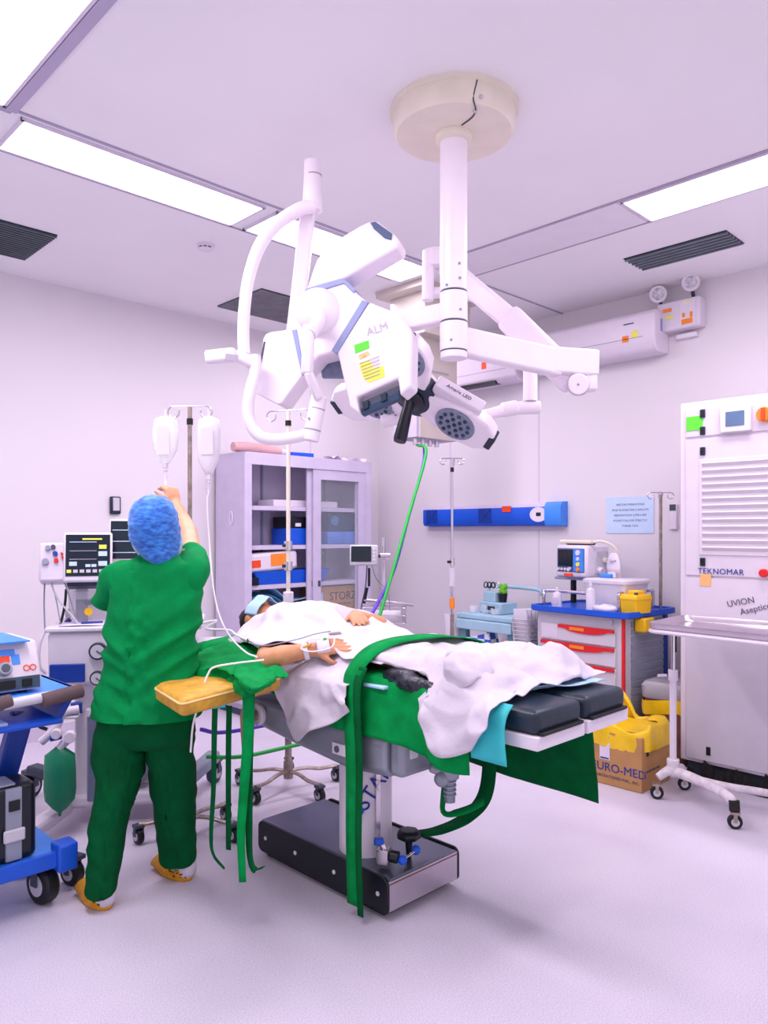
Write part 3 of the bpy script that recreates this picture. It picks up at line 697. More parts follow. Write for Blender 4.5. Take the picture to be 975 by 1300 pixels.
# ================================================================ pale utility trolley
t=thing('utility_trolley','pale aqua plastic trolley crowded with supplies by the right wall behind the bed','trolley',(4.95,3.68,0),-4)
TQ=mat('aqua_dark','#5f8c99',.5,var=.05)
L(t).bb((-.2,-.3,.79),(.2,.3,.84)).build('top_tray',AQUA,t,bevel=.015)
L(t).bb((-.2,-.3,.42),(.2,.3,.46)).build('lower_shelf',AQUA,t,bevel=.012)
L(t).bb((-.2,-.3,.14),(.2,.3,.18)).build('bottom_shelf',AQUA,t,bevel=.012)
for x in (-.16,.16):
    for y in (-.25,.25): L(t).bb((x-.03,y-.03,.06),(x+.03,y+.03,.8)).build('leg',TQ,t,bevel=.008)
for x in (-.16,.16):
    for y in (-.25,.25): caster('caster',WM[t]@V((x,y,0)),.035,t)
L(t).tube([(.15,.27,.84),(.15,.27,1.0),(.15,.23,1.04),(.15,-.23,1.04),(.15,-.29,1.0)],.016,smooth=5).build('push_handle',AQUA,t)
L(t).bb((-.22,-.28,.71),(-.19,.3,.79)).build('front_drawer',AQUA,t,bevel=.008)
for x,y,w,h in ((-.12,.2,.05,.05),(-.1,.08,.05,.07),(-.13,-.05,.06,.05)):
    q=WM[t]@V((x,y,.842)); 
    b=MB(Matrix.Translation(q)); b.lathe([(w*.6,0),(w*.7,h),(w*.62,h),(w*.5,.006)],n=14); 
    tag(b.build('specimen_jar',CLEARP),('clear jar at the far end of the aqua trolley top','clear jar mid way along the aqua trolley top','clear jar at the basket end of the aqua trolley top')[int((.2-y)/.11)],'jar')
q=WM[t]@V((-.02,.02,.842)); t7=thing('desk_organizer','pale blue organiser box holding scissors and pens on the aqua trolley','organizer',q,-10)
L(t7).bb((-.09,-.13,0),(.09,.13,.09)).build('organizer_box',AQUA,t7,bevel=.008)
L(t7).bb((-.05,-.02,.09),(.05,.12,.17)).build('pen_cup',AQUA,t7,bevel=.006)
L(t7).bb((-.093,-.06,.03),(-.088,.04,.06)).build('slot',NAVY,t7)
for i,(x,y,ln) in enumerate(((-.01,.07,.11),(.02,.05,.12),(-.02,.1,.1))):
    q=WM[t7]@V((x,y,.172)); tt=thing('scissors',('black handled scissors in the pen cup, middle pair','scissors standing nearest the plant pot in the pen cup','scissors at the far side of the pen cup')[i],'scissors',q)
    for s in (-1,1):
        M=frame(q+V((0,s*.02,.05)),(0,1,0),(s*.2,0,1)); MB(M).tube([(.017*math.cos(k*PI/6),.024*math.sin(k*PI/6),0) for k in range(12)],.005,n=6,closed=True).build('finger_ring',BLKP if i!=1 else STEEL,tt)
    MB().bar(q+V((0,0,-.02)),q+V((0,0,.03)),.012,.004).build('blade',STEEL,tt)
q=WM[t7]@V((0,-.06,.09)); t8=thing('potted_plant','tiny green plant in a black pot on the pale blue organiser','plant',q)
MB(Matrix.Translation(q)).lathe([(.028,0),(.038,.07),(.03,.07),(0,.06)],n=14).build('pot',BLKP,t8)
b=MB(Matrix.Translation(q)); random.seed(5)
for i in range(14): a=random.uniform(0,2*PI); b.sph((.022*math.cos(a),.022*math.sin(a),.08+random.uniform(0,.055)),(.016,.016,.022),8,6)
b.build('foliage',mat('leaf_green','#6fc22b',.6,var=.15,nscale=30),t8,smooth=180)
q=WM[t]@V((-.1,-.36,.66)); t9=thing('wire_basket','white mesh basket hooked on the end of the aqua trolley, filled with wrapped packs','basket',q)
b=MB(Matrix.Translation(q)); 
for k in range(7):
    z=.0+.03*k; s=.85+.02*k; b.tube([V((p.x*s,p.y*s,z)) for p in rrect([V((-.13,-.085)),V((.13,-.085)),V((.13,.085)),V((-.13,.085))],.03,3)],.004,n=5,closed=True)
for p in rrect([V((-.13,-.085)),V((.13,-.085)),V((.13,.085)),V((-.13,.085))],.03,5): b.tube([(p.x*.85,p.y*.85,0),(p.x*.97,p.y*.97,.18)],.003,n=5)
b.build('mesh',LGREY,t9); MB(Matrix.Translation(q)).bb((-.11,-.07,0),(.11,.07,.01)).build('basket_base',LGREY,t9)
for i in range(6):
    q2=q+V((-.08+.032*i,0,.014)); b=MB(LOC(*q2,rz=10*i,ry=-8)); b.bb((-.008,-.06,0),(.008,.06,.24)); b.disp(.008,30,i)
    tag(b.build('wrapped_pack',FROST),'wrapped pack standing in the white mesh basket','pack','wrapped packs in the mesh basket')
q=WM[t]@V((-.13,.1,.461)); b=MB(Matrix.Translation(q)@Matrix.Rotation(R(-12),4,'X')); b.bb((-.05,-.16,0.0),(.06,.16,.2)); b.disp(.01,12,3)
def checker(name,c1,c2,sc):
    m=bpy.data.materials.new(name); m.use_nodes=True; nt=m.node_tree; b=nt.nodes['Principled BSDF']; c=nt.nodes.new('ShaderNodeTexChecker'); c.inputs['Scale'].default_value=sc
    c.inputs[1].default_value=(*lin(c1),1); c.inputs[2].default_value=(*lin(c2),1); tc=nt.nodes.new('ShaderNodeTexCoord'); nt.links.new(tc.outputs['Object'],c.inputs['Vector']); nt.links.new(c.outputs['Color'],b.inputs['Base Color']); b.inputs['Roughness'].default_value=.6; return m
tag(b.build('supply_package',checker('package_print','#2a5fd0','#eef0fa',14)),'blue and white printed package on the lower shelf of the aqua trolley','package')
q=WM[t]@V((-.13,-.2,.461)); b=MB(Matrix.Translation(q)); b.bb((-.05,-.05,0),(.05,.05,.19)); tag(b.build('yellow_pack',YEL,bevel=.01),'small yellow pack beside the printed package on the aqua trolley','pack')
q=WM[t]@V((-.26,.3,.46)); b=MB(Matrix.Translation(q)); b.bb((-.06,-.06,0),(.1,.06,.13)); b.v=[p+V((0,0,.03*math.sin(p.x*30))) for p in b.v]
tag(MB(Matrix.Translation(WM[t]@V((-.16,.36,.6)))).loft([[V((p.x*s,p.y*s,z)) for p in rrect([V((-.1,-.055)),V((.1,-.055)),V((.1,.055)),V((-.1,.055))],.02)] for s,z in ((.8,0),(1,.22),(.94,.22),(.8,.02))]).build('side_bin',FROST),'translucent bin hanging at the far end of the aqua trolley','bin')
# ================================================================ glass-fronted steel cabinet on the left wall
X0,X1,Y0,Y1,ZT=3.45,4.86,5.12,5.55,2.15
t=thing('glass_cabinet','tall lilac steel cabinet with sliding glass doors against the left wall','cabinet',(4.15,5.33,0))
for lo,hi,n in (((X0,Y0,.06),(X0+.02,Y1,ZT),'side_panel'),((X1-.02,Y0,.06),(X1,Y1,ZT),'side_panel'),((X0,Y0,ZT-.03),(X1,Y1,ZT),'top_panel'),((X0,Y0,.06),(X1,Y1,.1),'bottom_panel'),((X0,Y1-.015,.06),(X1,Y1,ZT),'back_panel')):
    MB().bb(lo,hi).build(n,LILAC,t,smooth=0)
MB().bb((X0+.02,Y0+.04,0),(X1-.02,Y1-.04,.06)).build('plinth',DGREY,t)
MB().bb((X0,Y0-.006,ZT-.1),(X1,Y0+.0,ZT-.005)).build('header_rail',LILAC,t,smooth=0)
MB().bb((X0,Y0-.005,.06),(X0+.07,Y0+.001,ZT-.1)).build('front_stile',LILAC,t,smooth=0); MB().bb((X1-.07,Y0-.005,.06),(X1,Y0+.001,ZT-.1)).build('front_stile',LILAC,t,smooth=0)
SHZ=(1.715,1.385,1.055,.72,.4)
for z in SHZ: MB().bb((X0+.02,Y0+.05,z-.035),(X1-.02,Y1-.015,z)).build('shelf',LILAC,t,smooth=0)
for x in (3.9,4.62): MB().bb((x,Y1-.03,.1),(x+.02,Y1-.014,ZT-.04)).build('shelf_track',GREYP,t)
def sdoor(x0,x1,y):
    d=MB(); w=.085
    for lo,hi in (((x0,y,.1),(x0+w,y+.016,ZT-.1)),((x1-w,y,.1),(x1,y+.016,ZT-.1)),((x0+w,y,ZT-.19),(x1-w,y+.016,ZT-.1)),((x0+w,y,.1),(x1-w,y+.016,.2))): d.bb(lo,hi)
    d=d.build('sliding_door',LILAC,t,smooth=0)
    MB().bb((x0+w,y+.006,.2),(x1-w,y+.010,ZT-.19)).build('glass_pane',GLASS,d,smooth=0)
    MB().bb((x0+.05,y-.006,1.02),(x0+.075,y,1.07)).build('door_lock',DGREY,d)
sdoor(4.17,4.79,Y0+.002)
sdoor(4.12,4.78,Y0+.028)
b=MB(); b.tube([(X0-.006,5.3+.02*math.cos(k*PI/8),1.61+.055*math.sin(k*PI/8)) for k in range(16)],.006,n=6,closed=True); b.build('side_handle',WHITE,t)
# things in the cabinet
def inb(name,lo,hi,m,label,cat,bevel=.006): return tag(MB().bb(lo,hi).build(name,m,bevel=bevel),label,cat)
inb('flat_carton',(3.83,5.24,1.716),(4.55,5.48,1.775),WHITE,'flat white carton lying on the highest shelf of the glass cabinet','carton')
t2=thing('blue_crate','blue plastic crate behind the drip pole on the second cabinet shelf','crate',(4.1,5.3,1.386)); MB().bb((3.98,5.2,1.386),(4.2,5.48,1.53)).build('crate_body',BLUE,t2,bevel=.008); MB().bb((3.985,5.21,1.53),(4.2,5.47,1.63)).build('dark_case',BLKP,t2,bevel=.008); MB().bb((4.03,5.196,1.545),(4.09,5.201,1.575)).build('crate_tag',WHITE,t2)
t2=thing('light_source_box','dark blue equipment case hanging in the right bay of the cabinet','equipment case',(4.62,5.35,1.386))
MB().bb((4.43,5.22,1.5),(4.79,5.5,1.67)).build('case_body',mat('navy_case','#1d3a66',.4,var=.1),t2,bevel=.008); MB().cyl((4.49,5.22,1.6),(4.49,5.205,1.6),.045,n=20).build('dial_plate',mat('case_plate','#4f78a8',.4,var=.1),t2); MB().bb((4.4,5.2,1.386),(4.79,5.5,1.5)).build('blue_packing',mat('blue_haze','#4d7fd8',.6,var=.2),t2,bevel=.01)
t2=thing('infusion_unit','white tilted device with orange stickers in a cabinet bay behind the drip pole','device',(3.7,5.25,1.13))
b=MB(LOC(3.77,5.26,1.165,ry=-3)); b.bb((-.28,-.08,0),(.28,.1,.165)); b.build('device_body',WHITE,t2,bevel=.03)
for x,w,h in ((-.16,.09,.06),(.08,.18,.1)): MB(LOC(3.77,5.178,1.165,ry=-3)).bb((x-w/2,-.002,.045),(x+w/2,.003,.045+h)).build('device_sticker',ORNG if w>.1 else REDO,t2)
t2=thing('blue_tray','shallow royal blue tray under the white device in the cabinet','tray',(3.9,5.3,1.056))
b=MB(); b.loft([[V((4.0+p.x*s,5.3+p.y*s,z)) for p in rrect([V((-.42,-.12)),V((.42,-.12)),V((.42,.15)),V((-.42,.15))],.03)] for s,z in ((.86,1.057),(1,1.17),(.97,1.17),(.84,1.07))]); b.build('tray_body',BLUE,t2)
MB().bb((3.5,5.16,1.056),(3.62,5.3,1.12)).build('black_connector',BLKP,t2)
random.seed(11)
for i in range(4):
    z0=.722+.06*i; b=MB(); c=[[V((3.58+.2*k+random.uniform(-.02,.02),5.2+.09*j,z0+.05+.05*math.sin(k*1.3+1.7)+(.07 if k==1 else 0)+random.uniform(-.004,.008))) for k in range(4)] for j in range(4)]
    b.grid(surf(c,4,5,.008,9,4)); tag(b.build('plastic_pouch',(DISPB,FROST,mat('pouch_blue','#4f9fd0',.5,var=.2,nscale=9),DISPB)[i],smooth=180,thick=.004),('pale blue pouch at the base of the pouch heap in the cabinet','clear plastic pouch second from the base of the cabinet heap','deeper blue pouch third in the cabinet heap','pale blue pouch topping the heap in the left cabinet bay')[i],'pouch')
inb('brown_carton',(3.53,5.2,.722),(3.72,5.4,.76),CARD,'low brown carton peeking beneath the pouches in the cabinet','carton')
t2=thing('labelled_carton','brown carton printed with black letters in the right bay of the glass cabinet','carton',(4.52,5.3,.722))
MB().bb((4.3,5.2,.722),(4.79,5.46,1.005)).build('carton_body',CARD,t2,bevel=.004); text('lettering','STORZ',.105,(4.58,5.197,.91),(1,0,0),(0,0,1),INKK,t2); text('lettering','ENDOSKOPE',.026,(4.6,5.197,.84),(1,0,0),(0,0,1),INK,t2)
b=MB(); b.bb((4.23,5.14,.722),(4.3,5.3,.95)); b.disp(.02,14,6); tag(b.build('blue_pouch',DISPB,smooth=60),'pale blue pouch squeezed beside the printed carton','pouch')
b=MB(); b.tube([(4.42+.035*math.sin(i*1.0),5.36,1.06+.022*i) for i in range(14)],.05,smooth=3); tag(b.build('breathing_tubing',SMOKEP,smooth=180),'grey corrugated tubing coiled upright behind the right glass door','tubing')
# things on the cabinet
t2=thing('foam_roll','dusty pink foam roll lying on the cabinet','foam roll',(3.75,5.25,ZT))
MB().tube([(3.43,5.25,ZT+.045),(3.55,5.25,ZT+.05),(3.8,5.24,ZT+.045),(3.9,5.24,ZT+.04)],[.04,.045,.04,.03],n=14,smooth=4).build('roll_body',PINK,t2); MB().tube([(3.9,5.24,ZT+.04),(3.96,5.24,ZT+.035)],[.03,.02]).build('white_strap',WHITE,t2)
b=MB(); b.bb((3.98,5.18,ZT),(4.22,5.3,ZT+.04)); b.disp(.012,20,2); tag(b.build('blue_wrap',BLUE,smooth=60),'folded blue wrap on the cabinet beside the pink roll','wrap')
for i,(x0,w) in enumerate(((4.42,.2),(4.7,.14))):
    c=[[V((x0+w*k/3,5.15+.07*j,ZT+.012+.03*math.sin(k*2+j+i))) for k in range(4)] for j in range(3)]
    b=MB(); b.grid(surf(c,4,4,.01,12,i+3)); tag(b.build('loose_paper',WHITE,smooth=180,thick=.002),('crumpled white paper on the cabinet above the sliding door','smaller crumpled paper at the right end of the cabinet')[i],'paper')

# ================================================================ patient monitor pole with basket
D0=5.0; t=thing('monitor_pole','chrome pole on wheels with small monitor and wire basket, between cabinet and hoses','monitor stand',(P(487,675,D0).x,P(487,675,D0).y,0))
bx,by=WM[t].translation.x,WM[t].translation.y
MB().cyl((bx,by,.1),(bx,by,1.46),.014).build('pole',CHROME,t); MB().cyl((bx,by,.05),(bx,by,.12),.04).build('pole_socket',DGREY,t)
for i in range(5):
    a=i*2*PI/5+.4; e=V((bx+.26*math.cos(a),by+.26*math.sin(a),.09)); MB().bar((bx,by,.09),e,.035,.025).build('base_leg',STEEL,t); caster('caster',(e.x,e.y,0),.03,t)
def Q(px,py,d=0): return P(px,py,D0+d)
m=MB(frame(Q(462,705,-.08),rt,V((0,0,1))+fw*.1)); m.box((0,0,0),(.185,.135,.05)); mo=m.build('monitor_case',LGREY,t,bevel=.01)
m=MB(frame(Q(461,704,-.08),rt,V((0,0,1))+fw*.1)); m.box((-.012,.002,.027),(.13,.1,.006)); m.build('screen',SCREEN,mo)
for k in range(4):
    m=MB(frame(Q(461,704,-.08),rt,V((0,0,1))+fw*.1)); m.box((.072,.035-.023*k,.028),(.016,.014,.006)); m.build('key',WHITE,mo)
MB().tube([Q(476,706,-.05),Q(487,706,0)],.012).build('clamp_arm',DGREY,t); MB().cyl(Q(483,706,-.02),Q(495,706,-.02),.02).build('clamp_knob',CHROME,t)
MB().tube([Q(462,762,.0),Q(525,768,.0)],.012).build('rail_bar',STEEL,t); MB().bar(Q(462,766),Q(466,746),.02,.02).build('rail_bracket',BLKP,t)
b=MB(); c=Q(490,770)
for z in (0,-.05,-.1):
    b.tube([c+rt*p.x+fw*p.y+V((0,0,z)) for p in rrect([V((-.16,-.1)),V((.13,-.1)),V((.13,.1)),V((-.16,.1))],.02,3)],.004,n=6,closed=True)
for p in rrect([V((-.16,-.1)),V((.13,-.1)),V((.13,.1)),V((-.16,.1))],.02,4): b.tube([c+rt*p.x+fw*p.y,c+rt*p.x+fw*p.y-V((0,0,.1))],.003,n=5)
for k in range(8): b.tube([c+rt*(-.15+.038*k)-fw*.1-V((0,0,.1)),c+rt*(-.15+.038*k)+fw*.1-V((0,0,.1))],.003,n=5)
b.build('wire_basket',STEEL,t)
b=MB(); b.box((0,0,0),(.2,.12,.07)); b.M=Matrix(); b.v=[c+rt*p.x+fw*p.y+V((0,0,p.z-.06)) for p in b.v]; b.disp(.015,14,8); tag(b.build('cable_bundle',FROST,smooth=180),'pale cables and wrappers heaped in the wire basket of the monitor pole','cables')
tag(MB().tube([Q(466,718,-.1),Q(464,745,-.1),Q(458,775,-.08),Q(457,800,-.08)],.004,smooth=5).build('sensor_cable',DGREY),'thin dark cable dangling from the small pole monitor','cable')
tag(MB().tube([Q(472,718,-.1),Q(478,735,-.06),Q(490,748,-.05),Q(494,762,-.03),Q(497,800,0)],.003,smooth=5).build('sensor_cable',GREYP),'thin grey cable looping from the pole monitor to the basket','cable')
t2=thing('power_strip','dark vertical switch plate on the cabinet end stile','switch',(4.84,Y0-.03,1.2)); MB().bb((4.815,Y0-.012,.99),(4.84,Y0-.004,1.16)).build('switch_plate',BLKP,t2)

# ================================================================ free-standing drip poles
def drip_pole(label,px,D,ztop,m,hook_dirs,r=.012,hl=.1,hr=.03,sleeve=None,knobs=(),legs=5,off=.3):
    q=P(px,675,D); x,y=q.x,q.y
    t=thing('drip_pole',label,'drip pole',(x,y,0))
    MB().cyl((x,y,.85),(x,y,ztop),r*.75).build('upper_pole',m,t); MB().cyl((x,y,.1),(x,y,.95),r*1.25).build('lower_pole',WORN,t)
    hookset(V((x,y,ztop)),hook_dirs,hl,hr,t)
    MB().cyl((x,y,ztop-.09),(x,y,ztop-.06),r*1.1).build('black_ring',BLACK,t)
    for z in knobs:
        k=MB().cyl((x,y,z-.025),(x,y,z+.025),r*1.5).build('collar',CHROME,t); c=V((x,y,z)); MB().tube([c,c-rt*.03-fw*.02],.01).build('collar_knob',BLKP,k)
    MB().cyl((x,y,.06),(x,y,.16),.028).build('pole_socket',WORN,t)
    for i in range(legs):
        a=off+i*2*PI/legs; d=V((math.cos(a),math.sin(a),0)); c=V((x,y,.1)); e=c+d*(.24 if r==.014 else .3)
        MB().tube([c,c+d*.1+V((0,0,.005)),c+d*.2-V((0,0,.01)),e+V((0,0,-.005))],.014,smooth=4,flat=.7).build('base_leg',WORN,t); caster('caster',(e.x,e.y,0),.038,t,w=.03)
    return t
dp1=drip_pole('drip pole holding the two fluid bags in front of the nurse',241,3.7,P(241,516,3.7).z,WORN,[rt,-rt],r=.014,hl=.08,hr=.028,off=.2)
dp2=drip_pole('cream drip pole standing behind the patient head before the cabinet',366,4.4,P(366,521,4.4).z,CREAM,[rt*.9-fw*.3,-rt*.9+fw*.3],r=.016,hl=.11,hr=.03,knobs=(1.3,1.42),off=-.35)
x,y=WM[dp2].translation.x,WM[dp2].translation.y; MB().cyl((x,y,1.02),(x,y,1.15),.03).build('height_grip',WHITE,dp2,bevel=.008)
dp3=drip_pole('thin chrome drip pole with an orange band below the blue wall bar',574,5.0,P(574,582,5.0).z,CHROME,[rt,-rt,rt*.3+fw],r=.011,hl=.06,hr=.02,knobs=(1.3,),off=.1)
x,y=WM[dp3].translation.x,WM[dp3].translation.y; MB().cyl((x,y,.99),(x,y,1.06),.017).build('orange_band',ORNG,dp3); MB().cyl((x,y,1.14),(x,y,1.26),.018).build('clear_sleeve',FROST,dp3)
# fluid bags on the first pole
c=WM[dp1].translation; zt=P(241,516,3.7).z
def drip_bag(px,label,flat):
    q=P(px,535,3.7); t=thing('drip_bag',label,'drip bag',(q.x,q.y,P(px,602,3.7).z))
    zz=lambda py: P(px,py,3.7).z
    if flat: prof=[(528,.012),(533,.05),(545,.058),(565,.058),(585,.052),(596,.03),(603,.016)]
    else: prof=[(528,.014),(532,.055),(545,.066),(560,.066),(572,.058),(582,.036),(588,.02)]
    b=MB(); b.loft([[V((q.x,q.y,zz(py)))+rt*(w*math.cos(k*PI/10))+fw*(min(w*.75,.036)*math.sin(k*PI/10)) for k in range(20)] for py,w in prof])
    b.build('bag_shell',CLEARP if not flat else FROST,t,smooth=180)
    b=MB(); b.loft([[V((q.x,q.y,zz(py)))+rt*(w*.93*math.cos(k*PI/10))+fw*(min(w*.7,.033)*math.sin(k*PI/10)) for k in range(20)] for py,w in prof[2:]]); b.build('fluid',FLUID,t,smooth=180)
    l=MB(); l.grid([[V((q.x,q.y,zz(py)))+rt*u-fw*(.04-.4*u*u*10*.1) for u in (-.03,-.01,.01,.03)] for py in (545,560,578)]); l.build('printed_label',WHITE,t,smooth=180)
    MB().cyl((q.x,q.y,zz(prof[-1][0])),(q.x,q.y,zz(prof[-1][0]+6)),.013).build('port',WPLAS,t)
    MB().tube([V((q.x,q.y,zz(528))),V((q.x,q.y,zz(520)))],.006).build('hanger_loop',CLEARP,t)
    z0=zz(prof[-1][0]+6); cc=MB().lathe([(.008,0),(.011,-.01),(.011,-.05),(.005,-.062)],Matrix.Translation((q.x,q.y,z0))).build('drip_chamber',CLEARP,t)
    MB().cyl((q.x,q.y,z0-.012),(q.x,q.y,z0-.02),.0118).build('chamber_ring',LILAC,cc)
    return q,z0
qa,za=drip_bag(210,'round clear drip bag on the left hook above the nurse hand',False)
qb,zb=drip_bag(265,'long milky drip bag on the right hook beside the cabinet side',True)
TUBEM=mat('tube_white','#f2edf6',.3,var=.01)
tag(MB().tube([V((qb.x,qb.y,zb-.06)),P(263,640,3.7),P(266,690,3.68),P(270,740,3.6),P(278,780,3.5),P(292,808,3.35),P(312,828,3.12),P(326,834,3.02)],.004,n=8,smooth=6).build('drip_line',TUBEM),'thin drip line falling from the long milky bag to the patient','tube')
tag(MB().tube([V((qa.x,qa.y,za-.06)),P(210,622,3.68),P(208,650,3.66),P(204,690,3.6),P(202,740,3.55)],.004,n=8,smooth=6).build('drip_line',TUBEM),'drip line running down from the round clear bag through the nurse hand','tube')
tag(MB().tube([P(242,955,2.93),P(245,921,2.93),P(252,895,2.93),P(258,872,2.95),P(264,856,2.97),P(272,847,2.98),P(300,842,2.98),P(335,838,3.02)],.004,n=8,smooth=6).build('suction_tube',TUBEM),'white tube crossing the yellow armboard and hanging beside the nurse leg','tube')
# ================================================================ anaesthesia machine behind the nurse
QA=P(165,675,4.0); RA=-33
t=thing('anesthesia_machine','white anaesthesia machine on castors behind the nurse, with screens and gauges','anaesthesia machine',(QA.x,QA.y,0),RA)
iA=WM[t].inverted()
def A_(px,py,y):
    """point of the machine's own plane y (its depth) seen at the pixel"""
    o=iA@V((0,0,H)); d=(iA.to_3x3()@(P(px,py,1)-V((0,0,H)))); return o+d*((y-o.y)/d.y)
def abox(lo,hi): return L(t).bb(lo,hi)
MW=mat('machine_white','#ddd6e2',.4,var=.02)
f=-.20
a=A_(60,803,f); c=A_(152,868,f); 
x0=a.x; x1=.30
abox((x0,f,c.z),(x1,.3,a.z)).build('main_body',MW,t,bevel=.02)
abox((x0-.01,f-.02,a.z),(x1+.08,.3,a.z+.025)).build('work_top',MW,t,bevel=.008)
e=A_(62,868,f-.02); g=A_(107,843,f-.02)
abox((e.x,f-.015,e.z+.0),(g.x,f+.01,g.z)).build('blue_drawer',DBLUE,t,bevel=.004)
def dial(px,py,r,parent):
    q=A_(px,py,f-.005); 
    d=L(t).cyl((q.x,q.y,q.z),(q.x,q.y-.03,q.z),r,n=28).build('pressure_gauge',NAVY,parent,bevel=.004)
    L(t).cyl((q.x,q.y-.031,q.z),(q.x,q.y-.033,q.z),r*.78,n=28).build('gauge_face',LGREY,d); L(t).bar((q.x-r*.1,q.y-.036,q.z+r*.1),(q.x+r*.45,q.y-.036,q.z-r*.3),.004,.003,up=(0,1,0)).build('needle',INKK,d)
dial(125,826,.043,t); dial(124,860,.035,t)
# column and base
k0=A_(94,870,-.12); k1=A_(131,1040,-.12)
abox((k0.x,-.12,.12),(k1.x,.12,c.z)).build('front_column',WHITE,t,bevel=.012)
abox((k1.x+.02,.0,.12),(.29,.28,c.z)).build('rear_cabinet',MW,t,bevel=.01)
abox((-.36,-.14,.09),(.29,.28,.16)).build('base_platform',WHITE,t,bevel=.02)
bl=L(t); bl.bar((-.3,-.1,.1),(-.42,-.42,.075),.09,.06); bl.build('base_leg',WHITE,t,bevel=.015)
q=iA@Zp(272,993,0); q2=iA@Zp(40,1012,0); q3=iA@Zp(92,1122,0)
L(t).bar((.3,.1,.14),(q.x,q.y,.16),.08,.07).build('rear_leg',GREYP,t,bevel=.015)
L(t).bar((-.25,.1,.14),(q2.x,q2.y,.16),.08,.06).build('rear_leg',NAVY,t,bevel=.015)
caster('caster',WM[t]@V((q.x,q.y,0)),.06,t,ang=-60,w=.05,wheelm=mat('tyre_slate','#36405a',.5,var=.06)); caster('caster',WM[t]@V((q2.x,q2.y,0)),.065,t,ang=-60,w=.05); caster('caster',WM[t]@V((q3.x,q3.y,0)),.05,t,ang=20,w=.05)
# upper rack
b0=A_(86,800,.1); b1=A_(160,690,.1)
abox((b0.x,.1,b0.z),(.30,.3,b1.z)).build('back_rack',MW,t,bevel=.012)
L(t).cyl(A_(104,800,-.02),A_(104,745,-.02),.03,n=18).build('flow_tube',SMOKEP,t); L(t).cyl(A_(104,760,-.02),A_(104,750,-.02),.045,n=18).build('flow_cap',CLEARP,t)
q=A_(113,776,-.05); L(t).cyl(q,q+V((.0,-.02,.0)),.02).build('yellow_knob',YEL,t)
L(t).cyl(A_(111,764,.08),A_(117,764,.02),.018).build('rack_knob',GREYP,t)
for px in (86,140): L(t).bb(A_(px,795,.02)-V((.012,.005,0)),A_(px,785,.02)+V((.012,.005,.05))).build('rack_clip',LGREY,t)
def screen(name,c0,w,h,rz,parent,tilt=12,traces=True):
    M=Matrix.Translation(c0)@Matrix.Rotation(R(rz),4,'Z')@Matrix.Rotation(R(-tilt),4,'X')
    m=MB(M).box((0,0,0),(w,.05,h)).build(name,WHITE,parent,bevel=.01)
    MB(M).box((0,-.026,.008),(w*.9,.004,h*.84)).build('screen',SCREEN,m)
    if traces:
        for k,(zz,mm) in enumerate(((.3,SKYP),(.12,INKL),(-.05,INKL))): MB(M).box((-w*.1,-.029,h*zz),(w*.55,.002,.003)).build('trace_line',mm,m)
        MB(M).box((.02,-.029,h*.36),(w*.4,.002,.008)).build('status_bar',YST,m)
        for k in range(6): MB(M).box((-w*.38+k*w*.13,-.029,-h*.29),(w*.09,.002,.016)).build('soft_key',YST if k==0 else LGREY,m)
        for k,(x,z,s,mm) in enumerate(((.3,.2,.03,YST),(.3,.06,.035,SKYP),(-.3,-.14,.03,SKYP),(.3,-.14,.035,SKYP),(0,-.18,.02,SKYP),(.12,-.18,.02,SKYP))): MB(M).box((w*x,-.029,h*z),(s*1.2,.002,s*.7)).build('reading',mm,m)
    return m,M
c0=WM[t]@A_(112,708,-.1); mm,M=screen('patient_monitor',c0,.235,.255,RA+8,t)
MB(M).box((0,.06,-.13),(.2,.12,.03)).build('monitor_foot',NAVY,t,bevel=.004)
b=MB(M).box((-.165,.06,-.02),(.13,.13,.2)); mod=b.build('module_box',WPLAS,t,bevel=.012)
for x,z,r,m_ in ((-.19,.05,.012,GREYP),(-.165,.055,.011,DGREY),(-.155,.02,.012,DBLUE),(-.15,-.015,.011,RED),(-.125,.02,.006,RED),(-.12,-.0,.006,RED),(-.2,-.02,.016,GREYP)):
    MB(M).cyl((x,-.005,z),(x,-.022,z),r,n=14).build('connector',m_,mod)
c1=WM[t]@A_(166,688,.02); m2,M2=screen('vent_monitor',c1,.22,.24,RA,t,tilt=8,traces=False)
for k in range(3): MB(M2).box((-.03,-.029,.06-.06*k),(.12,.002,.004)).build('trace_line',SKYP,m2)
# tubing, cables, bag
L(t).tube([A_(63,716,-.1),A_(58,730,-.1),A_(56,760,-.1),A_(57,800,-.1)],.004,n=6,smooth=5).build('lead_cable',GREYP,t)
L(t).tube([A_(60,725,-.12),A_(72,758,-.12),A_(90,780,-.14),A_(104,798,-.16)],.005,n=6,smooth=5).build('lead_cable',LGREY,t)
L(t).tube([A_(72,715,-.12),A_(84,745,-.12),A_(95,780,-.14),A_(101,798,-.15)],.004,n=6,smooth=5).build('lead_cable',GREYP,t)
L(t).tube([A_(66,740,-.11),A_(72,765,-.11),A_(78,798,-.11)],.003,n=6,smooth=5).build('lead_cable',GREYP,t)
L(t).tube([A_(84,748,-.06),A_(82,770,-.06),A_(75,800,-.06)],.007,n=6,smooth=5).build('power_cable',BLACK,t)
L(t).tube([A_(79,802,-.05),A_(83,792,-.05),A_(89,786,-.05)],.012,n=8,smooth=5).build('purple_tube',mat('dark_purple','#2c2a70',.4,var=.05),t)
L(t).tube([A_(57,800,f),A_(50,820,f-.02),A_(50,845,f-.02),A_(58,855,f)],.008,n=8,smooth=5).build('handle_hose',WPLAS,t)
L(t).tube([A_(72,905,-.25),A_(55,900,-.25),A_(46,912,-.25),A_(50,922,-.25),A_(60,926,-.25)],.009,n=8,smooth=6).build('black_hose',BLACK,t)
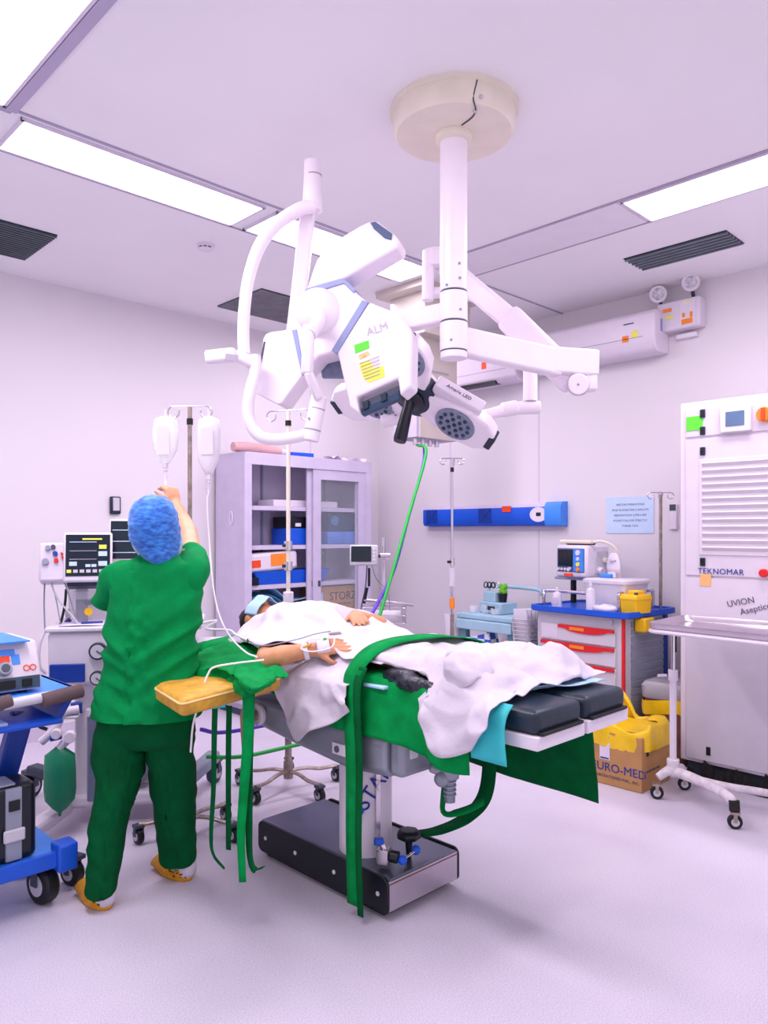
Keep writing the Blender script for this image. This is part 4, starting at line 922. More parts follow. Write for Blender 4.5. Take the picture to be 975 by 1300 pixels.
L(t).tube([A_(52,942,-.27),A_(60,935,-.27),A_(72,922,-.27),A_(80,905,-.27),A_(100,900,-.25)],.021,n=10,smooth=6).build('white_elbow_hose',WPLAS,t)
L(t).tube([A_(90,930,-.26),A_(85,940,-.28),A_(80,945,-.28),A_(76,950,-.28)],.02,n=10,smooth=6).build('bag_mount',WPLAS,t)
for px,py,r in ((73,930,.024),(90,934,.028)): q=A_(px,py,-.28); L(t).cyl(q,q+V((0,-.04,0)),r).build('absorber_valve',WHITE,t,bevel=.004)
q=A_(64,938,-.3); L(t).cyl(q,q+V((.05,0,.01)),.014).build('blue_connector',DBLUE,t)
abox(A_(76,910,-.28),A_(108,902,-.1)).build('absorber_arm',LGREY,t,bevel=.006)
q=A_(97,900,-.2); L(t).cyl(q-V((0,0,.02)),q+V((0,0,.03)),.028).build('blue_canister',DBLUE,t)
q=A_(76,905,-.2); L(t).cyl(q,A_(77,875,-.2),.006).build('sensor_rod',LGREY,t)
bz=[(945,.008),(950,.03),(958,.07),(975,.074),(1000,.076),(1015,.07),(1026,.035),(1031,.01),(1036,.006)]
cx=A_(76,980,-.28)
L(t).loft([[V((cx.x+w*math.cos(k*PI/10),cx.y+w*.6*math.sin(k*PI/10),A_(76,py,-.28).z)) for k in range(20)] for py,w in bz]).build('breathing_bag',BAGG,t,smooth=180)
q=A_(119,905,-.2); 
L(t).cyl(A_(119,905,-.2),A_(119,1015,-.2),.032,n=20).build('suction_canister',mat('canister_slate','#6f7690',.35,var=.06),t); L(t).cyl(A_(119,908,-.2),A_(119,900,-.2),.038,n=20).build('canister_lid',WPLAS,t)
q=A_(170,980,-.05); L(t).cyl(V((q.x,q.y,.2)),V((q.x,q.y,.62)),.075,n=24).build('soda_canister',mat('canister_grey','#7f7f92',.35,var=.06),t)
# papers
q=A_(115,800,f+.1); b=MB(WM[t]); z=a.z+.027
b.grid([[V((A_(74+18*k,800,f).x, f+.0+.07*j, z+.004*math.sin(k+j)+.002)) for k in range(5)] for j in range(4)])
tag(b.build('record_sheets',mat('paper_lilac','#d9d0f2',.7,var=.02),smooth=180,thick=.004),'lilac record papers lying on the white anaesthesia worktop','papers')
tag(MB(WM[t]).cyl((A_(104,798,f+.05).x,f+.03,z+.013),(A_(130,798,f+.05).x,f+.06,z+.013),.005,n=8).build('ballpoint_pen',INKB),'blue pen lying across the papers on the worktop','pen')
e0=A_(250,812,.1); e1=A_(308,800,.1)
abox((.30,-.05,e0.z-.1),(e1.x,.2,e0.z)).build('side_shelf',WHITE,t,bevel=.01)
tag(MB().tube([P(252,792,3.75),P(275,788,3.75),P(262,798,3.74),P(290,800,3.73),P(300,806,3.7),P(318,815,3.4),P(330,822,3.3)],.006,smooth=6).build('oxygen_tube',TUBEM),'looped thin white tube on the machine shelf beside the nurse arm','tube')

# ================================================================ blue electrosurgery trolley
t=thing('instrument_cart','royal blue wheeled trolley cut off by the left photo edge','trolley',(.85,3.3,0))
z1=.86
b=MB().bb((.35,3.08,z1-.02),(1.27,3.52,z1)); b.build('top_shelf',LBLUE,t,bevel=.006)
b=MB(); b.bb((.35,3.06,z1-.13),(1.2,3.5,z1-.11)); b.build('middle_shelf',BLUE,t,bevel=.006)
b=MB().add([(1.2,3.08,z1-.12),(1.27,3.08,z1),(1.27,3.52,z1),(1.2,3.52,z1-.12),(1.18,3.08,z1-.12),(1.25,3.08,z1),(1.25,3.52,z1),(1.18,3.52,z1-.12)],[(0,1,2,3),(4,5,6,7),(0,1,5,4),(2,3,7,6),(1,2,6,5),(0,3,7,4)]); b.build('shelf_end',DBLUE,t)
hb=MB().tube([(.3,3.02,z1-.03),(.8,3.02,z1-.02),(1.25,3.03,z1+.0)],.02,smooth=3).build('push_handle',LGREY,t)
for s in ((.86,.99),(1.1,1.26)): MB().cyl((s[0],3.02,z1-.017),(s[1],3.029,z1-.003),.028).build('foam_grip',BROWN,hb)
MB().bar((1.115,3.27,z1-.11),(1.0,3.36,.21),.085,.06,up=(0,1,0)).build('leg',DBLUE,t,bevel=.008); MB().bar((.42,3.3,.21),(.42,3.3,z1-.12),.08,.06,up=(0,1,0)).build('leg',DBLUE,t,bevel=.008)
MB().bb((.35,3.06,.19),(1.22,3.52,.215)).build('lower_shelf',LBLUE,t,bevel=.006)
MB().bb((.35,3.05,.16),(1.22,3.075,.225)).build('shelf_front',BLUE,t,bevel=.006)
b=MB().bb((1.17,3.03,.14),(1.25,3.12,.25)); b.build('corner_bracket',BLUE,t,bevel=.01)
caster('caster',(1.15,3.14,0),.078,t,w=.06,ang=12); caster('caster',(.45,3.14,0),.078,t,w=.06,ang=12); caster('caster',(1.2,3.46,0),.06,t,w=.05,ang=12)
t=thing('electrosurgical_unit','grey and white electrosurgical unit with a dial on the blue trolley','electrosurgical unit',(.9,3.3,z1))
b=MB(); yf=3.12
pr=[(yf,z1+.012),(yf+.36,z1+.012),(yf+.36,z1+.2),(yf+.07,z1+.2),(yf+.005,z1+.07)]
def xprism(b,pr,x0,x1):
    n=len(pr); return b.add([(x0,y,z) for y,z in pr]+[(x1,y,z) for y,z in pr],[tuple(range(n)),tuple(range(2*n-1,n-1,-1))]+[(i,i+n,(i+1)%n+n,(i+1)%n) for i in range(n)])
xprism(b,pr,.62,1.14).build('casing',WPLAS,t,bevel=.01)
xprism(MB(),[(yf-.004,z1+.02),(yf+.02,z1+.02),(yf+.02,z1+.068),(yf-.002,z1+.068)],.63,1.13).build('socket_strip',mat('strip_slate','#3f5466',.4,var=.05),t)
MB().bb((.66,yf+.02,z1+.2),(1.1,yf+.34,z1+.206)).build('top_cover',LBLUE,t)
sl=V((0,.065,.13)).normalized(); nx=V((1,0,0)).cross(sl)
def ES(x,s,o=.002): return V((x,yf+.005,z1+.07))+sl*s+nx*o
for x,s,w,h,m in ((1.0,.10,.1,.025,LBLUE),(.96,.075,.045,.025,BLKP),(1.005,.075,.045,.028,REDO),(1.05,.07,.03,.04,LBLUE)): MB(frame(ES(x,s),(1,0,0),sl)).box((0,0,0),(w,h,.004)).build('display',m,t)
k=MB().cyl(ES(1.0,.03),ES(1.0,.03,.03),.026,n=24).build('dial_knob',GREYP,t,bevel=.004); MB().cyl(ES(1.0,.03,.03),ES(1.0,.03,.033),.016).build('knob_cap',DGREY,k)
for x in (1.085,1.11): MB().tube([ES(x+.011*math.cos(a*PI/8),.03+.011*math.sin(a*PI/8),.003) for a in range(16)],.002,n=6,closed=True).build('symbol_ring',REDO,t)
for x,w in ((.99,.09),(1.08,.035)): MB().bb((x-w/2,yf-.012,z1+.028),(x+w/2,yf-.003,z1+.058)).build('socket',BLACK,t)
for x in (.68,1.08):
    for y in (yf+.04,yf+.32): MB().cyl((x,y,z1+.0),(x,y,z1+.014),.015).build('foot',BLACK,t)
t=thing('equipment_case','black carry case with grey clasp band on the lower shelf of the blue trolley','case',(.85,3.28,.216))
MB().bb((.62,3.09,.217),(1.11,3.25,.515)).build('case_shell',BLKP,t,bevel=.025,seg=3)
MB().bb((.99,3.08,.225),(1.05,3.1,.505)).build('clasp_band',GREYP,t,bevel=.004)
MB().bb((1.0,3.074,.42),(1.04,3.082,.46)).build('band_window',BLACK,t); MB().bb((.98,3.07,.3),(1.06,3.085,.35)).build('clasp',LGREY,t,bevel=.008)
MB().bb((.9,3.1,.513),(1.03,3.22,.52)).build('lid_plate',GREYP,t)
tag(MB().bb((.7,3.09,z1-.109),(1.0,3.3,z1-.1)).build('folded_paper',SKYP),'flat pale sheet on the middle shelf of the blue trolley','paper')
# ================================================================ operating table
t=thing('operating_table','steel operating table with white column and dark pads under the green drapes','operating table',(2.2,2.45,0))
bs=MB()
def rbox(x0,x1,y0,y1,z0,z1,r,n=5):
    pr=[]
    for cx,cz,a0 in ((x1-r,z1-r,0),(x0+r,z1-r,90),(x0+r,z0+r,180),(x1-r,z0+r,270)):
        for k in range(n+1): a=R(a0+90*k/n); pr.append((cx+r*math.cos(a),cz+r*math.sin(a)))
    return yprism(MB(),pr,y0,y1)
BX0,BX1,BY0,BY1=2.03,2.46,2.055,2.90
rbox(BX0+.012,BX1-.012,BY0,BY1,.03,.16,.02).build('base_cover',DSTEEL,t)
MB().bb((BX0+.012,BY0-.006,.034),(BX1-.012,BY0+.002,.15)).build('end_plate',STEEL,t,bevel=.002)
MB().bb((BX0+.014,BY0-.0075,.138),(BX1-.014,BY0+.0,.142)).build('plate_fold',mat('copper_line','#8a5a4a',.4,metal=.6,var=.1),t)
for x0,x1 in ((BX0,BX0+.014),(BX1-.014,BX1)):
    pr=[]
    for cy,cz,a0 in ((BY1-.03,.164-.03,0),(BY0-.008+.03,.164-.03,90),(BY0-.008+.02,.026+.02,180),(BY1-.03,.026+.03,270)):
        for k in range(6): a=R(a0+90*k/5); rr=.03 if a0!=180 else .02; pr.append((cy+rr*math.cos(a),cz+rr*math.sin(a)))
    s=xprism(MB(),pr,x0,x1).build('side_plate',mat('side_black','#07101c',.4,var=.08),t,bevel=.003)
    if x0==BX0:
        for y in (2.1,2.36,2.62,2.84): MB().cyl((x0+.001,y,.095),(x0-.003,y,.095),.009,n=12).build('side_screw',WHITE,s)
MB().bb((BX0+.03,BY0+.04,0),(BX1-.03,BY1-.03,.036)).build('base_foot',BLACK,t)
CXX,CYY=2.185,2.335
MB().cyl((CXX,CYY,.16),(CXX,CYY,.60),.112,n=36).build('column',WHITE,t)
q=fw*-.105+rt*.055; MB().bar(V((CXX,CYY,.16))+q,V((CXX,CYY,.6))+q,.018,.022,up=fw).build('column_rail',STEEL,t)
q=fw*-.112
tx=(rt*.55+UP*.83).normalized(); text('lettering','STAI',.088,V((CXX,CYY,.44))-fw*.114+rt*.032,tx,(-rt*.83+UP*.55),INKB,t,ext=.002)
MB().bar(V((CXX,CYY,.33))-fw*.116-rt*.035,V((CXX,CYY,.37))-fw*.116-rt*.012,.03,.003,up=fw).build('blue_mark',BLUE,t)
# control handles on the base
def pb(px,py,D): return P(px,py,D)
MB(Matrix.Translation(pb(487,1086,3.0))).box((0,0,0),(.055,.05,.06),rz=30).build('valve_block',STEEL,t,bevel=.004)
MB(Matrix.Translation(pb(481,1068,3.0))).box((0,0,0),(.04,.028,.026),rz=-40).build('blue_lever',BLUE,t,bevel=.006); MB().cyl(pb(484,1070,3.0),pb(489,1080,3.0),.012).build('lever_stem',CHROME,t)
MB().cyl(pb(495,1086,2.98),pb(506,1089,2.97),.024,n=18).build('valve_collar',BLKP,t,bevel=.004); MB().sph(pb(511,1092,2.96),.019).build('blue_ball',BLUE,t); MB().cyl(pb(511,1092,2.96),pb(527,1080,3.02),.005).build('lever_rod',CHROME,t); MB().sph(pb(528,1079,3.03),.019).build('blue_ball',BLUE,t)
k=MB().lathe([(.012,0),(.018,.07),(.05,.075),(.054,.095),(.04,.11),(0,.112)],Matrix.Translation(Zp(519,1087,.162)),n=7).build('star_knob',BLKP,t,bevel=.006)
# tilting head of the column
b=MB(); b.loft([[V((x,y,z)) for x,z in ((2.0,zb+.03),(2.03,zb),(2.33,zb),(2.36,zb+.03),(2.36,.70),(2.33,.735),(2.03,.735),(2.0,.70))] for y,zb in ((2.03,.56),(2.25,.54),(2.6,.57),(2.86,.60),(2.93,.63))]); b.build('tilt_head',CAST,t,bevel=.015,seg=3)
b=MB(); b.bb((2.02,1.96,.57),(2.3,2.03,.735)); b.build('head_end_block',CAST,t,bevel=.02)
MB().bb((2.06,1.95,.64),(2.1,1.965,.68)).build('end_latch',LGREY,t,bevel=.004)
MB().bb((1.994,2.2,.60),(2.001,2.33,.645)).build('maker_plate',WHITE,t); MB().cyl((1.993,2.30,.622),(1.99,2.30,.622),.014,n=16).build('plate_ring',INK,t)
k=MB().cyl((2.0,2.84,.67),(1.975,2.84,.67),.05,n=28).build('crank_collar',WHITE,t,bevel=.006); MB().cyl((2.0,2.84,.67),(1.93,2.84,.67),.025,n=20).build('crank_axle',WORN,k)
MB().loft([[V((1.93+dx,2.84+w*sx,z)) for dx,sx in ((-.02,-1),(.02,-1),(.02,1),(-.02,1))] for z,w in ((.71,.02),(.67,.035),(.6,.03),(.54,.022),(.51,.02))]).build('crank_lever',mat('lever_tan','#b8a07c',.45,metal=.4,var=.15),t,bevel=.008)
# tilt screw at the foot side
MB().bar((2.14,1.93,.60),(2.22,1.86,.56),.05,.03).build('clevis',CAST,t,bevel=.01)
MB().cyl((2.19,1.87,.47),(2.19,1.87,.74),.02,n=16).build('tilt_screw',DSTEEL,t)
b=MB()
for i in range(14): z=.49+.017*i; b.tube([(2.19+.022*math.cos(a*PI/6),1.87+.022*math.sin(a*PI/6),z+.001*a) for a in range(13)],.004,n=5)
b.build('screw_thread',GREYP,t); MB().sph((2.16,1.885,.56),.03).build('pivot_boss',CAST,t); MB().cyl((2.19,1.87,.56),(2.19,1.87,.60),.035,n=18).build('screw_nut',CAST,t,bevel=.004)
MB().bb((2.1,1.8,.73),(2.3,1.95,.76)).build('head_plate',LGREY,t,bevel=.008)
# table top
MB().bb((2.05,1.74,.76),(2.59,3.4,.80)).build('top_frame',WHITE,t,bevel=.006)
MB().bb((2.03,1.76,.80),(2.61,2.55,.925)).build('seat_pad',NAVY,t,bevel=.025,seg=3); MB().bb((2.03,2.565,.80),(2.61,3.42,.925)).build('back_pad',BLKP,t,bevel=.025,seg=3)
PADM=mat('pad_navy','#1b2a3a',.38,var=.1,nscale=12,bump=.08,bscale=60)
for x0,x1 in ((2.02,2.305),(2.325,2.61)):
    l=MB().bb((x0,1.36,.80),(x1,1.75,.845)).build('leg_plate',WHITE,t,bevel=.004)
    MB().bb((x0+.005,1.365,.845),(x1-.005,1.75,.925)).build('leg_pad',PADM,l,bevel=.025,seg=4)
    MB().bb((x0+.02,1.352,.846),(x1-.02,1.372,.858)).build('pad_rail',BLACK,l,bevel=.002)
for s in (2.012,2.622): MB().bar((s,1.8,.80),(s,3.35,.80),.012,.03).build('side_rail',STEEL,t)
# armboard
t=thing('padded_armboard','worn ochre padded armboard sticking out beside the nurse hip','armboard',(1.75,2.85,.78))
qd=[Zp(195,869,.905).to_2d(),Zp(230,890,.905).to_2d(),Zp(303,871,.905).to_2d(),Zp(264,851,.905).to_2d()]
qd[2]=qd[1]+(qd[2]-qd[1])*1.9; qd[3]=qd[0]+(qd[3]-qd[0])*1.75
o=rrect(qd,.035,4); cc=sum((V((p.x,p.y)) for p in o),V((0,0)))/len(o)
r_=lambda f,z:[V(((p.x-cc.x)*f+cc.x,(p.y-cc.y)*f+cc.y,z)) for p in o]
MB().loft([r_(.95,.845),r_(.99,.855),r_(1,.88),r_(.985,.90),r_(.93,.908)]).build('pad',OCHRE,t,smooth=60)
MB().tube([r_(1.004,.892)[i] for i in range(len(o))],.004,n=6,closed=True).build('pad_seam',mat('seam_cream','#e8c887',.7,var=.05),t)
m0=(qd[0]+qd[1])/2; m1=(qd[2]+qd[3])/2; MB().bar((*m0.lerp(m1,.15),.838),(*m0.lerp(m1,1.05),.838),.1,.012).build('board',STEEL,t); MB().bar((*m1,.825),(2.05,m1.y+.05,.80),.05,.05).build('clamp',DGREY,t)
# ================================================================ green drapes and ties
def hang(y):
    pts=[(1.6,.675),(1.66,.66),(1.95,.715),(2.3,.705),(2.6,.74),(2.75,.80),(2.9,.83),(3.1,.84),(3.42,.86)]
    for (a,za),(b_,zb) in zip(pts,pts[1:]):
        if y<=b_: return za+(zb-za)*(y-a)/(b_-a)
    return pts[-1][1]
t=thing('green_table_drape','bright green drape covering the table beneath the patient, long tie down its near side','drape',(2.2,2.5,.93))
rows=[]
for y in (1.62,1.72,1.85,2.0,2.15,2.3,2.45,2.6,2.75,2.9,3.05,3.2,3.35,3.43):
    h=hang(y); w=.012*math.sin(y*19)
    rows.append([V((2.63,y,.80)),V((2.625,y,.90)),V((2.60,y,.936)),V((2.45,y,.94)),V((2.25,y,.94)),V((2.06,y,.94)),V((2.012,y,.92)),V((1.998-w*.5,y,.86)),V((1.99-w,y,(.86+h)/2)),V((1.985-w*1.6,y,h))])
b=MB(); b.grid(surf(rows,6,6,.018,6,2,.005,20)); b.v=[V((max(p.x,1.966),p.y,p.z)) if p.x<2.2 else p for p in b.v]; b.build('table_cover',GRN,t,smooth=180,thick=.003)
G_=[[(249,827,.945),(270,821,.955),(290,817,.96),(312,815,.965),(340,818,.96)],[(252,838,.945),(275,833,.957),(298,830,.957),(322,830,.955),(350,832,.955)],[(256,848,.94),(282,845,.952),(305,846,.95),(335,845,.945),(356,844,.945)],[(277,850,.94),(292,854,.947),(313,858,.945),(342,852,.94),(362,852,.942)],[(294,856,.937),(303,865,.935),(316,870,.93),(345,857,.932),(366,858,.935)]]
rows=[]
for r in G_:
    q=[Zp(*k) for k in r]; rows.append([q[0]-UP*.085-rt*.01,q[0]-UP*.03-rt*.008]+q)
l=rows[-1][2:]; rows.append([p-fw*.012-UP*k for p,k in zip([l[0]-UP*.04-rt*.006,l[0]-UP*.015]+l,(.02,.02,.02,.02,.018,.008,.004))]); rows.append([p-UP*k for p,k in zip(rows[-1],(.03,.03,.03,.03,.02,.006,.002))])
b=MB(); b.grid(surf(rows,6,6,.02,10,5,.005,24)); b.build('armboard_flap',GRN,t,smooth=180,thick=.003)
b=MB(); b.grid(surf([[Zp(300,842,.965),Zp(318,850,.965),Zp(332,856,.955),Zp(348,852,.95)],[Zp(296,856,.955),Zp(312,866,.96),Zp(326,872,.95),Zp(350,860,.945)],[Zp(306,866,.94),Zp(314,878,.93),Zp(326,880,.925),Zp(350,866,.93)]],6,6,.012,14,9)); b.build('flap_fold',GRN,t,smooth=180,thick=.003)
# near-side broad strap over the hip
def XP(px,py,x): return Xp(px,py,x)
q=XP(447,905,1.965)
ribbon('hip_tie',[V((2.64,2.02,.96)),V((2.55,2.06,1.03)),V((2.42,2.1,1.058)),V((2.28,2.14,1.062)),V((2.16,2.17,1.05)),V((2.07,2.185,1.02)),V((2.0,2.19,.965)),V((1.972,2.195,.88)),V((1.968,q.y,.6)),V((1.966,q.y-.0,.3)),V((1.962,q.y-.01,.05))],(.13,.065),GRN,t,side=(0,1,0),smooth=8,thick=.004)
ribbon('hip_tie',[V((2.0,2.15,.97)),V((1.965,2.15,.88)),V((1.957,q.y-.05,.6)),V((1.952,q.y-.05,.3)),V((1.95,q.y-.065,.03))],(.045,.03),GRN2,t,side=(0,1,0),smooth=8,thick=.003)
# ties hanging from the armboard flap
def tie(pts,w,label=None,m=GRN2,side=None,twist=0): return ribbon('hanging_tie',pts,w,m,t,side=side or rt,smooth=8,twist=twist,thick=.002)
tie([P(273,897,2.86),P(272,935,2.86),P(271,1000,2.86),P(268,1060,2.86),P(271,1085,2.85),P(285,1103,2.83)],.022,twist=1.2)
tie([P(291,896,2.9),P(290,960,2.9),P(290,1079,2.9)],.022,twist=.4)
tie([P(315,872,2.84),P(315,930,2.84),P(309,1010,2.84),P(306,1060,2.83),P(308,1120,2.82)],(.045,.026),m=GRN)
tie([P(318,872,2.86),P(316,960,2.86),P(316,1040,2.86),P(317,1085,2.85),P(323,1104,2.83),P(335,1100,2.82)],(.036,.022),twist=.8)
b=MB(); b.grid(surf([[XP(598,948,2.635)+V((0,.35,0)),V((2.635,1.9,.83)),V((2.64,1.65,.83)),XP(752,922,2.64)],[V((2.635,2.2,.66)),V((2.65,1.9,.66)),V((2.635,1.65,.65)),XP(755,960,2.64)],[V((2.635,2.2,.55)),V((2.64,1.9,.53)),V((2.655,1.65,.52)),XP(758,990,2.64)],[V((2.64,2.2,.47)),V((2.645,1.9,.45)),V((2.64,1.65,.45)),XP(760,1020,2.64)]],6,8,.004,6,3))
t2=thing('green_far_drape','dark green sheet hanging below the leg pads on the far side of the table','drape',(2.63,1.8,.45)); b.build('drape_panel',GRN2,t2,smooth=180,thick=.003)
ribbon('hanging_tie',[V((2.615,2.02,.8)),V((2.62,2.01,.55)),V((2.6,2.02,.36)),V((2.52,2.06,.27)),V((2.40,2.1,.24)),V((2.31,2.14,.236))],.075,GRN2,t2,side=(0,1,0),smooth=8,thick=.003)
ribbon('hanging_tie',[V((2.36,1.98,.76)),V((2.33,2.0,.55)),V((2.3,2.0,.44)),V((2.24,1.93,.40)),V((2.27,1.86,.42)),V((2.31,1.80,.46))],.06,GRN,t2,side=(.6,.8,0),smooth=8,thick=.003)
# teal and blue disposables
b=MB(); b.grid(surf([[V((2.02,y,.925)),V((1.99,y,.90)),V((1.984,y-.02,.865)),V((1.982,y-.05,.825-.0*k))] for k,y in enumerate((2.98,2.85,2.72,2.6))],5,5,.004,12,4)); tag(b.build('teal_underpad',TEAL,smooth=180,thick=.003),'teal underpad edge showing under the green drape by the patient elbow','underpad')
b=MB(); b.grid(surf([[V((2.02,y,.935)),V((1.985,y,.90)),V((1.975,y,.84)),V((1.972,y-.01,.745))] for k,y in enumerate((1.60,1.56,1.51,1.455))],5,5,.004,12,4)); tag(b.build('teal_underpad',TEAL,smooth=180,thick=.003),'teal underpad strip hanging next to the near leg pad','underpad')
b=MB(); b.bar(P(268,890,2.84),P(283,888,2.86),.05,.05); b.disp(.01,20,3); tag(b.build('teal_wrap',TEAL,smooth=60),'teal scrap wrapped under the ochre armboard','wrap')
b=MB(); b.grid(surf([[V((2.05,1.60,.93)),V((2.2,1.66,.93)),V((2.4,1.66,.93)),V((2.6,1.63,.93))],[V((2.03,1.52,.932)),V((2.2,1.56,.934)),V((2.4,1.54,.932)),V((2.6,1.55,.935))],[V((2.04,1.5,.94)),V((2.2,1.53,.955)),V((2.4,1.46,.945)),V((2.6,1.44,.942))]],6,6,.008,14,6)); tag(b.build('blue_underpad',DISPB,smooth=180,thick=.003),'pale blue underpad spread across the two dark leg pads','underpad')

# ================================================================ patient
t=thing('patient','person lying under a white sheet, blue face mask, taped drip line in one arm','person',(2.35,2.5,.94))
def hand_chains(w,d,n,thumb,curl,spread=.25,scale=1,thumbdir=None,fan=1):
    """palm and five fingers: wrist w, finger direction d, back-of-hand normal n, thumb side vector"""
    d=V(d).normalized(); n=V(n); n=(n-d*n.dot(d)).normalized(); s=n.cross(d); 
    if s.dot(V(thumb))<0: s=-s
    S=scale; ch=[]
    for i,(off,ln,fl) in enumerate(((.033,.082,.070),(.011,.086,.079),(-.011,.081,.073),(-.032,.074,.057))):
        k=w+d*ln*S+s*off*S; k0=w+s*off*.55*S+d*.012*S
        ch.append(([k0,k0.lerp(k,.5)+n*.003,k],[.015*S,.0135*S,.0115*S]))
        cu=curl[i] if hasattr(curl,'__len__') else curl
        dd=(d+s*off*spread*12*fan*.5).normalized(); p=k; pts=[p]; rad=[.0112*S]
        for j,fr in enumerate((.46,.30,.24)):
            dd=(Matrix.Rotation(-cu*(1,1.1,.8)[j],3,dd.cross(n)) @ dd).normalized()
            p=p+dd*fl*fr*S; pts.append(p); rad.append((.0098,.0088,.0074)[j]*S)
        ch.append((pts,rad))
    td=(s*.75+d*.65-n*.25).normalized() if thumbdir is None else V(thumbdir).normalized()
    p=w+d*.022*S+s*.022*S; pts=[p,p+td*.035*S,p+td*.062*S+d*.004*S,p+td*.062*S+(td*.5+d*.6-n*.1).normalized()*.027*S]
    ch.append((pts,[.0155*S,.0125*S,.0105*S,.0085*S])); return ch
hc=V((2.34,3.32,1.035))
elb=Zp(337,838,.962); wri=Zp(398,825,1.005); 
sho=V((2.12,2.93,.975))
ch=[([hc+V((0,-.05,-.02)),V((2.34,3.13,1.0))],[.058,.062]),
    ([V((2.20,3.03,.985)),V((2.34,3.05,1.0)),V((2.48,3.03,.985))],[.055,.085,.06]),
    ([V((2.28,2.98,1.0)),V((2.27,2.75,1.0)),V((2.27,2.52,.965)),V((2.27,2.3,.96))],[.075,.085,.058,.05]),
    ([V((2.42,2.98,1.0)),V((2.43,2.75,1.0)),V((2.43,2.52,.965)),V((2.43,2.3,.96))],[.075,.085,.058,.05]),
    ([V((2.25,2.28,.96)),V((2.19,1.98,.96)),V((2.16,1.85,.96)),V((2.15,1.69,.96))],[.065,.045,.04,.03]),
    ([V((2.45,2.28,.96)),V((2.47,1.98,.96)),V((2.48,1.83,.96)),V((2.49,1.64,.965))],[.065,.045,.04,.03]),
    ([V((2.15,1.69,.967)),V((2.13,1.67,.995))],[.03,.022]),([V((2.49,1.64,.97)),V((2.49,1.61,1.01))],[.03,.024]),
    ([sho,elb.lerp(sho,.5),elb],[.052,.046,.042]),([elb,elb.lerp(wri,.35)+UP*.006,wri],[.046,.043,.028]),
    ([V((2.55,3.02,1.0)),V((2.62,2.78,1.02))],[.052,.044]),([V((2.62,2.78,1.02)),V((2.53,2.60,1.06)),XP(450,786,2.43)+UP*.02],[.044,.034,.026])]
hd_=(Zp(440,817,1.03)-wri).normalized()
ch+=hand_chains(wri,hd_,V((-.6,-.35,.75)),V((-.3,-.75,-.6)),(.05,.12,.2,.22),spread=.3,scale=1.02)
hw=XP(450,786,2.43)+UP*.022
ch+=hand_chains(hw,XP(466,799,2.31)+UP*.016-hw,V((-.3,-.3,.9)),V((-.5,.2,0)),(.12,.16,.16,.16),spread=.25,scale=1.0)
balls=[(hc,V((.075,.1,.088)),None),(hc+V((0,.03,.0)),V((.08,.085,.082)),None),(hc+V((0,-.05,.02)),V((.055,.06,.062)),None),(hc+V((0,-.03,.095)),V((.014,.028,.02)),None),(hc+V((-.082,.0,0)),V((.012,.025,.03)),None),(hc+V((.082,.0,0)),V((.012,.025,.03)),None)]
flesh('body',ch,SKIN2,t,voxel=.0062,smooth=4,balls=balls)
b=MB(); b.sph(hc+V((0,.035,-.012)),V((.094,.094,.088)),nu=24,nv=16); b.v=[p for p in b.v]; b.disp(.012,26,2)
b.v=[p if not(p.z>hc.z+.045 and p.y<hc.y+.085) else V((hc.x+(p.x-hc.x)*.8,p.y+.012,hc.z+.045)) for p in b.v]
b.build('hair',HAIR,t,smooth=180)
for s in (-1,1):
    e=MB().sph(hc+V((.031*s,.012,.077)),(.015,.011,.010),12,8).build('closed_eye',SKIN2,t); MB().tube([hc+V((.031*s-.018,.012,.082)),hc+V((.031*s,.008,.088)),hc+V((.031*s+.018,.012,.082))],.0022,n=6,smooth=4).build('eyelashes',HAIR,e)
    MB().tube([hc+V((.031*s-.02,.034,.082)),hc+V((.031*s,.038,.088)),hc+V((.031*s+.02,.034,.081))],.004,n=6,smooth=4).build('eyebrow',HAIR,t)
rows=[]
for j in range(6):
    v=-.035+.105*j/5; rows.append([hc+V((.088*math.sin(a),-v-.012,.012+.098*math.cos(a)*(1-.12*abs(v)*6)+(.018 if abs(a)<.3 else 0))) for a in [(-1.35+2.7*k/8) for k in range(9)]])
b=MB(); b.grid(surf(rows,3,3,.002,30,1)); b.build('face_mask',DISPB,t,smooth=180,thick=.003)
# dressings on the arm
def wrapband(c,d,r,w,name,m,frac=1,up=UP):
    d=d.normalized(); x=up-d*up.dot(d); x.normalize(); y=d.cross(x); n=28
    rows=[[c+d*(w*(k/3-.5))+(x*math.cos(a)+y*math.sin(a))*r for a in [-PI*frac+2*PI*frac*i/n for i in range(n+1)]] for k in range(4)]
    b=MB(); b.grid(rows); b.disp(.0025,40,1); return b.build(name,m,t,smooth=180,thick=.002)
wrapband(wri.lerp(elb,.14),wri-elb,.036,.022,'tape_band',WHITE); wrapband(wri+hd_*.045-V((0,0,.0)),hd_,.036,.055,'cannula_dressing',WHITE,.62,V((-.5,-.1,.85)))
MB().sph(wri+hd_*.055+V((-.012,-.004,.034)),.009,10,8).build('green_port',GRNH,t)
MB().tube([wri+hd_*.05+V((-.02,0,.035)),wri+hd_*.1+V((-.02,0,.04)),wri+hd_*.09+V((-.035,-.02,.0)),wri+V((-.03,-.03,.0)),wri.lerp(elb,.2)+V((-.03,-.02,.02)),wri.lerp(elb,.1)+V((0,0,.045)),wri+hd_*.03+V((0,0,.04))],.003,n=6,smooth=6).build('taped_tube',TUBEM,t)
MB().cyl(wri.lerp(elb,.12)+V((-.03,-.01,.02)),wri+hd_*.01+V((-.03,-.01,.028)),.006).build('amber_connector',mat('amber','#e5a84a',.3,var=.1),t)
